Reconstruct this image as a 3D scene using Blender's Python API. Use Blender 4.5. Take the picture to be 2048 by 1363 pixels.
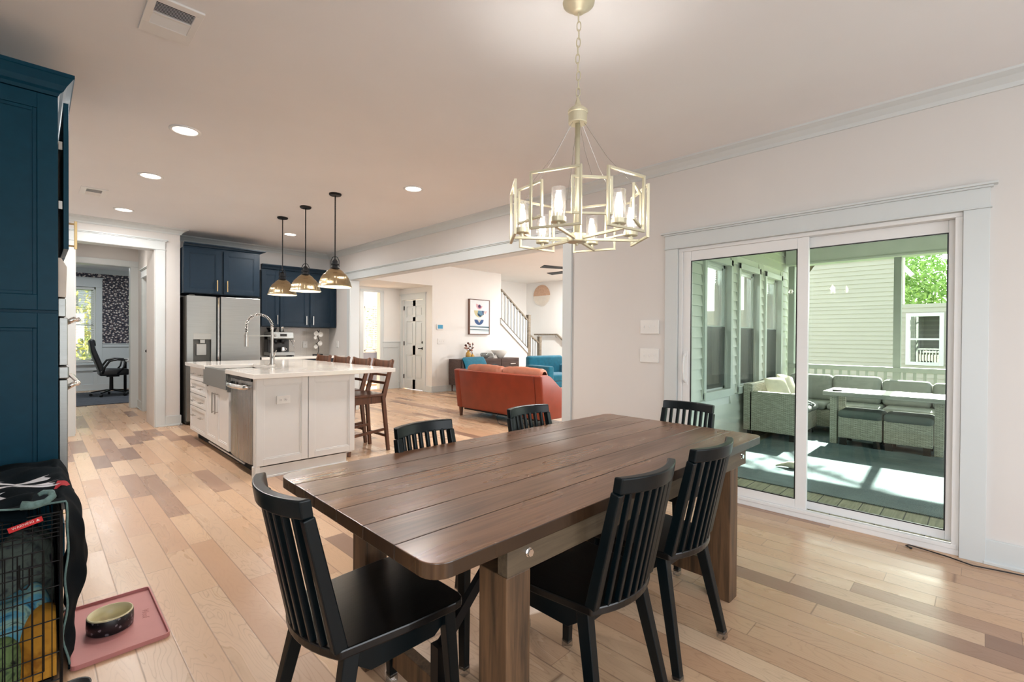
import bpy, math, random
import numpy as np
from mathutils import Vector, Matrix, Euler
random.seed(7)
for o in list(bpy.data.objects): bpy.data.objects.remove(o, do_unlink=True)
sc = bpy.context.scene
col = sc.collection
PI = math.pi
def S(c):                      # sRGB 0-255 -> linear
    return tuple((v/255/12.92 if v/255 <= .04045 else ((v/255+.055)/1.055)**2.4) for v in c)
# ---------------------------------------------------------------- camera
cam = bpy.data.cameras.new('camera'); co = bpy.data.objects.new('camera', cam); col.objects.link(co)
CH = 1.265
Fv = Vector((0.70971062, 0.7044484, -0.00795517)); Rv = Vector((0.70449261, -0.70968069, 0.00659354)); Uv = Vector((0.00100082, 0.01028386, 0.99994662))
m = Matrix((Rv, Uv, -Fv)).transposed().to_4x4(); m.translation = (0, 0, CH); co.matrix_world = m
cam.sensor_width = 36; cam.lens = 950/2048*36; cam.clip_start = .02; cam.clip_end = 200
sc.camera = co
# ---------------------------------------------------------------- view, world, sun
sc.view_settings.view_transform = 'Standard'; sc.view_settings.look = 'None'; sc.view_settings.gamma = 1
sc.view_settings.use_curve_mapping = False; sc.view_settings.exposure = 0.06
sc.cycles.use_denoising = True
sc.cycles.max_bounces = 10; sc.cycles.diffuse_bounces = 6; sc.cycles.glossy_bounces = 4
sc.cycles.transparent_max_bounces = 16; sc.cycles.transmission_bounces = 6
sc.cycles.caustics_reflective = False; sc.cycles.caustics_refractive = False
sc.cycles.sample_clamp_indirect = 6
w = bpy.data.worlds.new('sky'); sc.world = w; w.use_nodes = True
nt = w.node_tree; nt.nodes.clear()
sky = nt.nodes.new('ShaderNodeTexSky'); sky.sky_type = 'NISHITA'; sky.sun_disc = False
sky.sun_elevation = math.radians(33); sky.sun_rotation = math.radians(90); sky.air_density = 1.0; sky.dust_density = 2.0
hs = nt.nodes.new('ShaderNodeHueSaturation'); hs.inputs['Saturation'].default_value = .35
bg = nt.nodes.new('ShaderNodeBackground'); bg.inputs[1].default_value = 0.62
ow = nt.nodes.new('ShaderNodeOutputWorld')
nt.links.new(sky.outputs[0], hs.inputs['Color']); nt.links.new(hs.outputs[0], bg.inputs[0]); nt.links.new(bg.outputs[0], ow.inputs[0])
def lamp(name, kind, loc, power, color=(1, 1, 1), size=.1, sizey=None, aim=None, angle=None, spread=None):
    l = bpy.data.lights.new(name, kind); l.energy = power; l.color = color
    if kind == 'AREA':
        l.size = size
        if sizey: l.shape = 'RECTANGLE'; l.size_y = sizey
        if spread: l.spread = spread
    if kind == 'POINT': l.shadow_soft_size = size
    if kind == 'SUN': l.angle = angle
    o = bpy.data.objects.new(name, l); col.objects.link(o); o.location = loc
    if aim is not None: o.rotation_euler = Vector(aim).to_track_quat('-Z', 'Y').to_euler()
    return o
lamp('sun', 'SUN', (30, 5, 20), 40, (1, .96, .88), aim=(-1, -.044, -.66), angle=.012)
DAY = (.93, .97, 1.0)
# added area lamps for daylight, behind and beside camera and at the porch windows
lamp('window_light_back', 'AREA', (1.5, -2.52, 1.45), 50, DAY, 2.6, 1.7, aim=(0, 1, .05))
lamp('window_light_left', 'AREA', (-.57, -.7, 1.45), 34, DAY, 1.7, 2.0, aim=(1, 0, .05))
lamp('living_light_window', 'AREA', (7.3, 2.66, 1.5), 112, (.97, .98, 1), 3.2, 1.6, aim=(0, 1, .1))
lamp('far_room_lamp', 'AREA', (5.8, 11.2, 2.55), 5, (.97, .98, 1), .5, .5, aim=(0, 0, -1))  # added ceiling fill for the room beyond the entry, no fixture
lamp('office_lamp', 'AREA', (.9, 12.2, 2.7), 34, DAY, .6, .6, aim=(0, 0, -1))  # added overhead fill for the office, no fixture

# ---------------------------------------------------------------- materials
def newmat(name):
    m = bpy.data.materials.new(name); m.use_nodes = True; nt = m.node_tree
    b = nt.nodes['Principled BSDF']; return m, nt, b
def L(nt, a, b): nt.links.new(a, b)
def N(nt, t, **kw):
    n = nt.nodes.new(t)
    for k, v in kw.items(): setattr(n, k, v)
    return n
def math_(nt, op, a, b=None, c=None):
    n = N(nt, 'ShaderNodeMath', operation=op)
    for i, v in enumerate((a, b, c)):
        if v is None: continue
        if isinstance(v, (int, float)): n.inputs[i].default_value = v
        else: L(nt, v, n.inputs[i])
    return n.outputs[0]
def noise(nt, vec, scale, detail=3, rough=.55, dist=0):
    n = N(nt, 'ShaderNodeTexNoise'); n.inputs['Scale'].default_value = scale; n.inputs['Detail'].default_value = detail
    n.inputs['Roughness'].default_value = rough; n.inputs['Distortion'].default_value = dist
    if vec is not None: L(nt, vec, n.inputs['Vector'])
    return n
def ramp(nt, fac, stops, interp='LINEAR'):
    r = N(nt, 'ShaderNodeValToRGB'); r.color_ramp.interpolation = interp
    e = r.color_ramp.elements
    while len(e) < len(stops): e.new(.5)
    for el, (p, c) in zip(e, stops): el.position = p; el.color = (*c[:3], 1)
    L(nt, fac, r.inputs[0]); return r.outputs[0]
def mixc(nt, fac, a, b, mode='MIX'):
    n = N(nt, 'ShaderNodeMix', data_type='RGBA', blend_type=mode)
    for sock, v in ((n.inputs[0], fac), (n.inputs[6], a), (n.inputs[7], b)):
        if isinstance(v, (int, float)): sock.default_value = v
        elif isinstance(v, tuple): sock.default_value = (*v[:3], 1)
        else: L(nt, v, sock)
    return n.outputs[2]
def bump(nt, b, h, strength=.3, dist=.002):
    n = N(nt, 'ShaderNodeBump'); n.inputs['Strength'].default_value = strength; n.inputs['Distance'].default_value = dist
    L(nt, h, n.inputs['Height']); L(nt, n.outputs[0], b.inputs['Normal'])
def vmap(nt, kind='Object', scale=(1, 1, 1), loc=(0, 0, 0), rot=(0, 0, 0)):
    if kind == 'World': src = N(nt, 'ShaderNodeNewGeometry').outputs['Position']
    else: src = N(nt, 'ShaderNodeTexCoord').outputs[kind]
    mp = N(nt, 'ShaderNodeMapping'); mp.inputs['Scale'].default_value = scale; mp.inputs['Location'].default_value = loc; mp.inputs['Rotation'].default_value = rot
    L(nt, src, mp.inputs['Vector']); return mp.outputs[0]
def mat(name, rgb, rough=.5, metal=0, var=.06, vs=6, bmp=0, bs=200, coat=0, spec=None, sheen=0, bd=.001):
    m, nt, b = newmat(name); c = S(rgb)
    v = vmap(nt); n = noise(nt, v, vs)
    lo = tuple(x*(1-var) for x in c); hi = tuple(min(1, x*(1+var)) for x in c)
    L(nt, ramp(nt, n.outputs[0], [(.3, lo), (.7, hi)]), b.inputs['Base Color'])
    b.inputs['Roughness'].default_value = rough; b.inputs['Metallic'].default_value = metal
    if coat: b.inputs['Coat Weight'].default_value = coat; b.inputs['Coat Roughness'].default_value = .1
    if spec is not None: b.inputs['Specular IOR Level'].default_value = spec
    if sheen: b.inputs['Sheen Weight'].default_value = sheen
    if bmp: bump(nt, b, noise(nt, v, bs, 2).outputs[0], bmp, bd)
    return m
def wood(name, c1, c2, axis=0, scale=1.0, rough=.4, coat=.0, grain=14, var=.5, bmp=.15):
    m, nt, b = newmat(name)
    s = [grain*scale]*3; s[axis] = 1.1*scale
    v = vmap(nt, 'Object', tuple(s)); n = noise(nt, v, 1.6, 6, .62, .6)
    s2 = [x*5 for x in s]; s2[axis] = 4*scale
    n2 = noise(nt, vmap(nt, 'Object', tuple(s2)), 1.5, 2)
    f = math_(nt, 'ADD', math_(nt, 'MULTIPLY', n.outputs[0], .8), math_(nt, 'MULTIPLY', n2.outputs[0], .2))
    L(nt, ramp(nt, f, [(.36, S(c1)), (.62, S(c2))]), b.inputs['Base Color'])
    b.inputs['Roughness'].default_value = rough
    if coat: b.inputs['Coat Weight'].default_value = coat; b.inputs['Coat Roughness'].default_value = .15
    if bmp: bump(nt, b, f, bmp, .001)
    return m
def glass(name, tint=(1, 1, 1), base=.06, edge=.55, rough=0.0, power=3.5, haze=0):
    m = bpy.data.materials.new(name); m.use_nodes = True; nt = m.node_tree; nt.nodes.clear()
    lw = N(nt, 'ShaderNodeLayerWeight'); lw.inputs[0].default_value = .5
    f = math_(nt, 'MULTIPLY_ADD', math_(nt, 'POWER', lw.outputs['Facing'], power), edge, base)
    tr = N(nt, 'ShaderNodeBsdfTransparent'); tr.inputs[0].default_value = (*tint, 1)
    gl = N(nt, 'ShaderNodeBsdfGlossy'); gl.inputs['Roughness'].default_value = rough
    nn = noise(nt, vmap(nt), 1.2, 1); bp = N(nt, 'ShaderNodeBump'); bp.inputs['Strength'].default_value = .02; bp.inputs['Distance'].default_value = .01
    L(nt, nn.outputs[0], bp.inputs['Height']); L(nt, bp.outputs[0], gl.inputs['Normal'])
    mx = N(nt, 'ShaderNodeMixShader'); L(nt, f, mx.inputs[0]); L(nt, tr.outputs[0], mx.inputs[1]); L(nt, gl.outputs[0], mx.inputs[2])
    if haze:
        tl = N(nt, 'ShaderNodeBsdfTranslucent'); m2 = N(nt, 'ShaderNodeMixShader'); m2.inputs[0].default_value = haze; L(nt, mx.outputs[0], m2.inputs[1]); L(nt, tl.outputs[0], m2.inputs[2]); mx = m2
    o = N(nt, 'ShaderNodeOutputMaterial'); L(nt, mx.outputs[0], o.inputs[0]); return m
def emit(name, rgb, strength):
    m, nt, b = newmat(name); c = S(rgb)
    L(nt, ramp(nt, noise(nt, vmap(nt), 5).outputs[0], [(0, c), (1, tuple(x*.97 for x in c))]), b.inputs['Emission Color'])
    b.inputs['Base Color'].default_value = (*c, 1); b.inputs['Emission Strength'].default_value = strength; return m

def floor_material():
    m, nt, b = newmat('hickory_floor')
    g = N(nt, 'ShaderNodeNewGeometry'); sp = N(nt, 'ShaderNodeSeparateXYZ'); L(nt, g.outputs['Position'], sp.inputs[0])
    X, Y = sp.outputs[0], sp.outputs[1]
    u = math_(nt, 'DIVIDE', math_(nt, 'SUBTRACT', X, .288), .124)
    iu = math_(nt, 'FLOOR', u); fu = math_(nt, 'SUBTRACT', u, iu)
    wn = N(nt, 'ShaderNodeTexWhiteNoise', noise_dimensions='1D'); L(nt, iu, wn.inputs['W'])
    Lp = .98
    v = math_(nt, 'ADD', math_(nt, 'DIVIDE', Y, Lp), math_(nt, 'MULTIPLY', wn.outputs[0], 7.3))
    wob = math_(nt, 'MULTIPLY', math_(nt, 'SINE', math_(nt, 'MULTIPLY', v, 2.6)), .28)
    v = math_(nt, 'ADD', v, wob)
    iv = math_(nt, 'FLOOR', v); fv = math_(nt, 'SUBTRACT', v, iv)
    cb = N(nt, 'ShaderNodeCombineXYZ'); L(nt, iu, cb.inputs[0]); L(nt, iv, cb.inputs[1])
    w2 = N(nt, 'ShaderNodeTexWhiteNoise', noise_dimensions='3D'); L(nt, cb.outputs[0], w2.inputs['Vector'])
    r = w2.outputs['Value']
    base = ramp(nt, r, [(0, S((202, 168, 136))), (.3, S((212, 181, 150))), (.55, S((193, 157, 127))), (.74, S((218, 191, 162))), (.84, S((172, 140, 118))), (.95, S((142, 114, 98)))], 'LINEAR')
    # grain with contour figure
    pos = N(nt, 'ShaderNodeCombineXYZ')
    L(nt, math_(nt, 'MULTIPLY', X, 9), pos.inputs[0]); L(nt, math_(nt, 'MULTIPLY', Y, 1.6), pos.inputs[1]); L(nt, math_(nt, 'MULTIPLY', r, 60), pos.inputs[2])
    n1 = noise(nt, pos.outputs[0], .8, 2.5, .5, .35)
    fr = math_(nt, 'FRACT', math_(nt, 'MULTIPLY', n1.outputs[0], 26))
    ln = math_(nt, 'ABSOLUTE', math_(nt, 'SUBTRACT', fr, .5))
    line = ramp(nt, ln, [(.0, (1, 1, 1)), (.06, (.35, .35, .35)), (.22, (0, 0, 0))])
    n2 = noise(nt, pos.outputs[0], .35, 2)
    fig = math_(nt, 'MULTIPLY', line, ramp(nt, n2.outputs[0], [(.35, (.1, .1, .1)), (.75, (1, 1, 1))]))
    n3 = noise(nt, pos.outputs[0], 9, 3)
    col_ = mixc(nt, math_(nt, 'MULTIPLY', fig, .62), base, S((124, 92, 70)))
    col_ = mixc(nt, math_(nt, 'MULTIPLY', n1.outputs[0], .35), col_, mixc(nt, 1, base, S((235, 215, 196)), 'MULTIPLY'))
    col_ = mixc(nt, math_(nt, 'MULTIPLY', n3.outputs[0], .16), col_, S((150, 112, 88)))
    eu = math_(nt, 'MINIMUM', fu, math_(nt, 'SUBTRACT', 1, fu)); ev = math_(nt, 'MINIMUM', fv, math_(nt, 'SUBTRACT', 1, fv))
    du = math_(nt, 'MULTIPLY', eu, .124); dv = math_(nt, 'MULTIPLY', ev, Lp)
    d = math_(nt, 'MINIMUM', du, dv)
    seam = ramp(nt, d, [(0, (1, 1, 1)), (.0016, (.7, .7, .7)), (.0026, (0, 0, 0))])
    col_ = mixc(nt, math_(nt, 'MULTIPLY', seam, .62), col_, S((92, 62, 46)))
    L(nt, col_, b.inputs['Base Color'])
    L(nt, ramp(nt, n1.outputs[0], [(.3, (.24,)*3), (.7, (.36,)*3)]), b.inputs['Roughness'])
    h = math_(nt, 'SUBTRACT', math_(nt, 'MULTIPLY', n1.outputs[0], .25), math_(nt, 'MULTIPLY', seam, 1))
    h = math_(nt, 'SUBTRACT', h, math_(nt, 'MULTIPLY', fig, .12))
    bump(nt, b, h, .2, .001)
    b.inputs['Specular IOR Level'].default_value = .45
    return m
def tabletop_material():
    m, nt, b = newmat('dark_stained_pine')
    v = vmap(nt, 'Object'); sp = N(nt, 'ShaderNodeSeparateXYZ'); L(nt, v, sp.inputs[0])
    u = math_(nt, 'DIVIDE', math_(nt, 'ADD', sp.outputs[1], .485), .1617)
    iu = math_(nt, 'FLOOR', u); fu = math_(nt, 'SUBTRACT', u, iu)
    wn = N(nt, 'ShaderNodeTexWhiteNoise', noise_dimensions='1D'); L(nt, iu, wn.inputs['W'])
    pos = N(nt, 'ShaderNodeCombineXYZ')
    L(nt, math_(nt, 'MULTIPLY', sp.outputs[0], .9), pos.inputs[0]); L(nt, math_(nt, 'MULTIPLY', sp.outputs[1], 17), pos.inputs[1]); L(nt, math_(nt, 'MULTIPLY', iu, 5.3), pos.inputs[2])
    n1 = noise(nt, pos.outputs[0], 1.0, 2, .5, .25)
    fr = math_(nt, 'FRACT', math_(nt, 'MULTIPLY', n1.outputs[0], 8))
    ln = math_(nt, 'ABSOLUTE', math_(nt, 'SUBTRACT', fr, .5))
    c = ramp(nt, ln, [(0, S((100, 68, 48))), (.25, S((130, 93, 68))), (.5, S((144, 106, 79)))])
    n2 = noise(nt, vmap(nt, 'Object', (1.2, 5, 1)), 1.2, 2)
    c = mixc(nt, ramp(nt, n2.outputs[0], [(.35, (0, 0, 0)), (.7, (.75, .75, .75))]), c, S((78, 54, 43)))
    c = mixc(nt, math_(nt, 'MULTIPLY', wn.outputs[0], .5), c, S((118, 78, 50)))
    eu = math_(nt, 'MINIMUM', fu, math_(nt, 'SUBTRACT', 1, fu))
    seam = ramp(nt, eu, [(0, (1, 1, 1)), (.010, (.9, .9, .9)), (.022, (0, 0, 0))])
    c = mixc(nt, math_(nt, 'MULTIPLY', seam, .6), c, S((38, 24, 18)))
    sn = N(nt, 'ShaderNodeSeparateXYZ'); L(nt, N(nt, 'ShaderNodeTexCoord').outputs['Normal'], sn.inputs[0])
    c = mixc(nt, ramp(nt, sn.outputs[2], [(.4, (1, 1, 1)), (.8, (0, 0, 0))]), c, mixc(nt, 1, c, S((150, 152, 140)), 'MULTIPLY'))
    L(nt, c, b.inputs['Base Color'])
    L(nt, ramp(nt, n2.outputs[0], [(.3, (.22,)*3), (.7, (.36,)*3)]), b.inputs['Roughness'])
    bump(nt, b, noise(nt, vmap(nt, 'Object', (3, 40, 1)), 2, 3).outputs[0], .05, .0004); b.inputs['Specular IOR Level'].default_value = .6
    return m
def wicker_material(name, c1, c2, dark):
    m, nt, b = newmat(name)
    sp = N(nt, 'ShaderNodeSeparateXYZ'); L(nt, N(nt, 'ShaderNodeNewGeometry').outputs['Position'], sp.inputs[0])
    cb = N(nt, 'ShaderNodeCombineXYZ'); L(nt, math_(nt, 'ADD', sp.outputs[0], sp.outputs[1]), cb.inputs[0]); L(nt, sp.outputs[2], cb.inputs[1])
    br = N(nt, 'ShaderNodeTexBrick'); L(nt, cb.outputs[0], br.inputs['Vector'])
    for k, v in (('Scale', 1), ('Mortar Size', .0022), ('Mortar Smooth', .6), ('Brick Width', .05), ('Row Height', .013), ('Bias', 0)): br.inputs[k].default_value = v
    br.inputs['Color1'].default_value = (*S(c1), 1); br.inputs['Color2'].default_value = (*S(c2), 1); br.inputs['Mortar'].default_value = (*S(dark), 1)
    L(nt, br.outputs[0], b.inputs['Base Color']); b.inputs['Roughness'].default_value = .6
    bump(nt, b, math_(nt, 'SUBTRACT', 1, br.outputs['Fac']), .5, .004); return m
def spots(name, base, blob, scale, thr, rough=.7, extra=None):
    m, nt, b = newmat(name); v = vmap(nt)
    vo = N(nt, 'ShaderNodeTexVoronoi'); vo.inputs['Scale'].default_value = scale; L(nt, v, vo.inputs['Vector'])
    n = noise(nt, v, scale*2.2, 3)
    d = math_(nt, 'ADD', vo.outputs['Distance'], math_(nt, 'MULTIPLY', math_(nt, 'SUBTRACT', n.outputs[0], .5), .55))
    f = ramp(nt, d, [(thr-.04, (1, 1, 1)), (thr+.04, (0, 0, 0))])
    c = mixc(nt, f, S(base), S(blob))
    if extra:
        n2 = noise(nt, v, scale*.9, 4); c = mixc(nt, ramp(nt, n2.outputs[0], [(.52, (0, 0, 0)), (.62, (.6, .6, .6))]), c, S(extra))
    L(nt, c, b.inputs['Base Color']); b.inputs['Roughness'].default_value = rough; return m
def patches(name, cols, scale, rough=.85, stretch=(1, 1, 1), bmp=.3, dist=1.5):
    m, nt, b = newmat(name); v = vmap(nt, 'Object', stretch); n = noise(nt, v, scale, 3, .6, dist)
    k = len(cols); st = [(.3+.4*i/max(1, k-1), S(c)) for i, c in enumerate(cols)]
    L(nt, ramp(nt, n.outputs[0], st, 'EASE'), b.inputs['Base Color']); b.inputs['Roughness'].default_value = rough
    bump(nt, b, noise(nt, vmap(nt), 260, 2).outputs[0], bmp, .002); return m
def rug_material(name, c1, c2, s=55):
    m, nt, b = newmat(name); v = vmap(nt, 'World')
    ck = N(nt, 'ShaderNodeTexWave', wave_type='BANDS', bands_direction='DIAGONAL'); ck.inputs['Scale'].default_value = s; ck.inputs['Distortion'].default_value = 6; ck.inputs['Detail'].default_value = 3; L(nt, v, ck.inputs['Vector'])
    n = noise(nt, v, 3, 4)
    f = math_(nt, 'ADD', math_(nt, 'MULTIPLY', ck.outputs['Fac'], .6), math_(nt, 'MULTIPLY', n.outputs[0], .5))
    L(nt, ramp(nt, f, [(.25, S(c1)), (.85, S(c2))]), b.inputs['Base Color']); b.inputs['Roughness'].default_value = .95
    bump(nt, b, ck.outputs['Fac'], .5, .004); return m
def deck_material():
    m, nt, b = newmat('weathered_deck'); g = N(nt, 'ShaderNodeNewGeometry'); sp = N(nt, 'ShaderNodeSeparateXYZ'); L(nt, g.outputs['Position'], sp.inputs[0])
    u = math_(nt, 'DIVIDE', sp.outputs[1], .14); iu = math_(nt, 'FLOOR', u)
    wn = N(nt, 'ShaderNodeTexWhiteNoise', noise_dimensions='1D'); L(nt, iu, wn.inputs['W'])
    cb = N(nt, 'ShaderNodeCombineXYZ'); L(nt, math_(nt, 'MULTIPLY', sp.outputs[0], 2), cb.inputs[0]); L(nt, math_(nt, 'MULTIPLY', sp.outputs[1], 26), cb.inputs[1]); L(nt, math_(nt, 'MULTIPLY', iu, 3), cb.inputs[2])
    n = noise(nt, cb.outputs[0], 1.5, 5, .6, .8)
    L(nt, mixc(nt, math_(nt, 'MULTIPLY', wn.outputs[0], .3), ramp(nt, n.outputs[0], [(.3, S((112, 108, 88))), (.7, S((160, 156, 132)))]), S((120, 118, 98))), b.inputs['Base Color'])
    fu = math_(nt, 'SUBTRACT', u, iu); eu = math_(nt, 'MINIMUM', fu, math_(nt, 'SUBTRACT', 1, fu)); gp = ramp(nt, eu, [(0, (1, 1, 1)), (.022, (1, 1, 1)), (.03, (0, 0, 0))])
    lk = b.inputs['Base Color'].links[0].from_socket; L(nt, mixc(nt, gp, lk, S((34, 40, 38))), b.inputs['Base Color'])
    b.inputs['Roughness'].default_value = .85; bump(nt, b, n.outputs[0], .4, .003); return m
def tile_material():
    m, nt, b = newmat('chevron_tile'); v = vmap(nt, 'World'); sp = N(nt, 'ShaderNodeSeparateXYZ'); L(nt, v, sp.inputs[0])
    fx = math_(nt, 'PINGPONG', sp.outputs[0], .055)
    t = math_(nt, 'FRACT', math_(nt, 'DIVIDE', math_(nt, 'ADD', sp.outputs[2], fx), .03))
    g1 = ramp(nt, t, [(0, (1, 1, 1)), (.08, (.6, .6, .6)), (.14, (0, 0, 0))])
    g2 = ramp(nt, fx, [(0, (1, 1, 1)), (.0018, (0, 0, 0))])
    g = math_(nt, 'MAXIMUM', g1, g2)
    L(nt, mixc(nt, math_(nt, 'MULTIPLY', g, .5), S((196, 190, 182)), S((150, 144, 136))), b.inputs['Base Color']); b.inputs['Roughness'].default_value = .2
    bump(nt, b, math_(nt, 'SUBTRACT', 1, g), .3, .001); return m
def wallpaper_material():
    m, nt, b = newmat('floral_wallpaper'); v = vmap(nt, 'World')
    sx = N(nt, 'ShaderNodeSeparateXYZ'); L(nt, v, sx.inputs[0]); cb = N(nt, 'ShaderNodeCombineXYZ'); L(nt, sx.outputs[0], cb.inputs[0]); L(nt, sx.outputs[2], cb.inputs[1])
    q = cb.outputs[0]
    def vor(s, thr, off):
        mp = N(nt, 'ShaderNodeMapping'); mp.inputs['Scale'].default_value = (s, s*1.25, s); mp.inputs['Location'].default_value = (off, off*.7, 0); L(nt, q, mp.inputs['Vector'])
        vo = N(nt, 'ShaderNodeTexVoronoi', voronoi_dimensions='2D'); vo.inputs['Scale'].default_value = 1; L(nt, mp.outputs[0], vo.inputs['Vector'])
        n = noise(nt, mp.outputs[0], 4.5, 2)
        d = math_(nt, 'ADD', vo.outputs['Distance'], math_(nt, 'MULTIPLY', math_(nt, 'SUBTRACT', n.outputs[0], .5), .5))
        return ramp(nt, d, [(thr-.05, (1, 1, 1)), (thr+.03, (0, 0, 0))])
    n0 = noise(nt, q, 10, 4)
    c = ramp(nt, n0.outputs[0], [(.35, S((30, 33, 48))), (.7, S((74, 72, 84)))])
    c = mixc(nt, vor(21, .22, 3.1), c, S((140, 120, 116)))
    c = mixc(nt, vor(15, .25, 0), c, S((214, 206, 200)))
    L(nt, c, b.inputs['Base Color']); b.inputs['Roughness'].default_value = .7; return m

WALL = mat('wall_paint', (214, 211, 208), .75, var=.015, vs=1.5, bmp=.05, bs=140)
WALL2 = mat('living_wall_paint', (230, 229, 226), .75, var=.015, vs=1.5, bmp=.05, bs=140)
CEIL = mat('ceiling_paint', (231, 232, 234), .85, var=.02, vs=1.2, bmp=.05, bs=120)
CEIL2 = mat('white_ceiling_paint', (228, 226, 222), .85, var=.02, vs=1.2)
TRIM = mat('trim_paint', (205, 211, 212), .38, var=.01, vs=3)
VINYL = mat('white_vinyl', (228, 229, 229), .3, var=.015, vs=4)
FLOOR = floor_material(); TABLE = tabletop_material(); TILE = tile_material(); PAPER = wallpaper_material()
LEGW = wood('pine_leg_stain', (54, 40, 27), (106, 78, 53), 2, 1, .5, grain=16)
APRW = wood('pine_apron_stain', (58, 48, 36), (92, 78, 60), 0, 1, .5, grain=16)
BLACK = mat('black_lacquer', (3, 13, 17), .33, var=.15, vs=20, spec=.28, bmp=.04, bs=60)
SEATM = wood('black_stained_wood', (3, 3, 4), (10, 10, 10), 1, 1, .3, .0, grain=30, bmp=.35)
CLEAR = glass('clear_plastic', (.8, .8, .8), .15, .5, .2)
NAVY = mat('navy_cabinet_paint', (20, 38, 52), .42, var=.08, vs=20, spec=.22)
TEALP = mat('blue_cabinet_paint', (2, 60, 82), .42, var=.06, vs=20, spec=.2)
GREYC = mat('light_grey_cabinet_paint', (222, 222, 221), .38, var=.015, vs=6)
QUARTZ = mat('white_quartz', (236, 231, 224), .12, var=.03, vs=9, coat=.3)
def steel(name, rgb, rough, axis=0):
    m, nt, b = newmat(name); s = [60 if axis == 0 else 14]*3; s[axis] = 2 if axis == 0 else .5
    n = noise(nt, vmap(nt, 'Object', tuple(s)), 2, 2); c = S(rgb)
    L(nt, ramp(nt, n.outputs[0], [(.3, tuple(x*.92 for x in c)), (.7, c)]), b.inputs['Base Color'])
    b.inputs['Metallic'].default_value = 1; L(nt, ramp(nt, n.outputs[0], [(.3, (rough,)*3), (.7, (rough*1.3,)*3)]), b.inputs['Roughness']); return m
def brushed(name, rgb, rough):
    m, nt, b = newmat(name); n = noise(nt, vmap(nt, 'Object', (4, 4, 260)), 2, 2); c = S(rgb)
    L(nt, ramp(nt, n.outputs[0], [(.3, tuple(x*.86 for x in c)), (.7, c)]), b.inputs['Base Color'])
    b.inputs['Metallic'].default_value = 1; b.inputs['Roughness'].default_value = rough; b.inputs['Anisotropic'].default_value = .9
    t = N(nt, 'ShaderNodeTangent', direction_type='RADIAL', axis='Z'); L(nt, t.outputs[0], b.inputs['Tangent']); return m
STEEL = steel('brushed_steel', (158, 160, 158), .3); STEELV = steel('vertical_steel', (150, 150, 150), .24, 2)
STEELD = mat('fridge_side_grey', (70, 68, 64), .45, .3)
CHROME = mat('chrome', (225, 225, 225), .12, 1, var=.02); NICKEL = mat('nickel', (170, 168, 164), .3, 1, var=.03)
BRASS = brushed('antique_brass', (176, 158, 126), .22); GOLD = mat('champagne_gold', (206, 200, 174), .42, .55, var=.04)
BPULL = mat('brass_pull', (202, 174, 126), .3, 1, var=.05)
BLKMET = mat('black_metal', (18, 18, 20), .4, .5, var=.1); WIRE = mat('black_wire', (24, 25, 27), .4, .4, var=.1)
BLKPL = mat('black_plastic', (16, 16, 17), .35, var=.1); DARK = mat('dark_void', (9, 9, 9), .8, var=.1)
GLASS = glass('clear_glass', (.985, .99, .985), .04, .6); DGLASS = glass('green_tinted_glass', (.90, .965, .925), .035, .5)
WGLASS = glass('window_glass', (.9, .94, .92), .25, .6); CHGL = glass('bubble_glass', (1, 1, 1), .12, .7, power=1.6, haze=.03)
SMOKE = mat('smoked_oven_glass', (20, 22, 24), .08, var=.1)
BULB = emit('bulb_glow', (255, 240, 215), 30); CANL = emit('downlight_glow', (255, 246, 232), 9)
SHADEIN = mat('shade_inner_white', (244, 226, 190), .5)
WALNUT = wood('stool_walnut', (62, 36, 23), (106, 66, 44), 2, 1, .4, .1, grain=18)
CONSW = wood('console_walnut', (58, 44, 42), (84, 66, 60), 0, 1, .45, grain=20)
RAILW = wood('grey_stained_rail', (104, 94, 80), (138, 128, 112), 0, 1, .5, grain=20)
LEATH = mat('orange_leather', (124, 46, 24), .4, var=.12, vs=5, bmp=.15, bs=90, coat=.1)
LEATHC = mat('cushion_leather', (158, 96, 72), .45, var=.12, vs=8, bmp=.3, bs=25, bd=.003)
TEAL = mat('teal_velvet', (2, 96, 120), .85, var=.16, vs=14, sheen=.2, bmp=.2, bs=80)
SIDING = mat('vinyl_siding', (214, 214, 208), .55, var=.02, vs=3); NSIDING = mat('neighbour_siding', (186, 178, 168), .6, var=.02, vs=1)
PTRIM = mat('porch_trim', (198, 202, 198), .5, var=.03)
RAILG = mat('porch_rail_paint', (150, 156, 150), .6, var=.04)
DECK = deck_material(); PRUG = rug_material('outdoor_rug', (30, 52, 62), (128, 146, 150)); ORUG = patches('office_rug', [(30, 34, 42), (78, 82, 90), (40, 44, 54)], 5, .95, (1, 4, 1))
WICK = wicker_material('grey_wicker', (206, 202, 188), (178, 174, 160), (104, 102, 92))
CUSH = mat('grey_cushion', (152, 154, 150), .9, var=.06, vs=10, bmp=.2, bs=120); CUSHB = mat('beige_pillow', (214, 204, 184), .9, var=.08, vs=10, bmp=.3, bs=90)
PLANKG = wood('grey_table_top', (150, 148, 142), (188, 186, 180), 1, 1, .5, grain=14)
BLKTR = mat('black_leather', (26, 29, 32), .38, var=.1, vs=20, bmp=.1, bs=150)
GRASS = patches('lawn', [(70, 96, 44), (110, 132, 66), (88, 110, 54)], 2, .95)
def leafm(name, c1, c2):
    m, nt, b = newmat(name); oi = N(nt, 'ShaderNodeNewGeometry')
    L(nt, ramp(nt, oi.outputs['Random Per Island'], [(0, S(c1)), (1, S(c2))]), b.inputs['Base Color']); b.inputs['Roughness'].default_value = .7
    b.inputs['Subsurface Weight'].default_value = 0; return m
LEAF = leafm('green_leaves', (104, 142, 72), (176, 208, 124)); LEAFY = leafm('autumn_leaves', (120, 140, 50), (222, 204, 90)); BARK = mat('bark', (96, 80, 66), .9)
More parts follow.
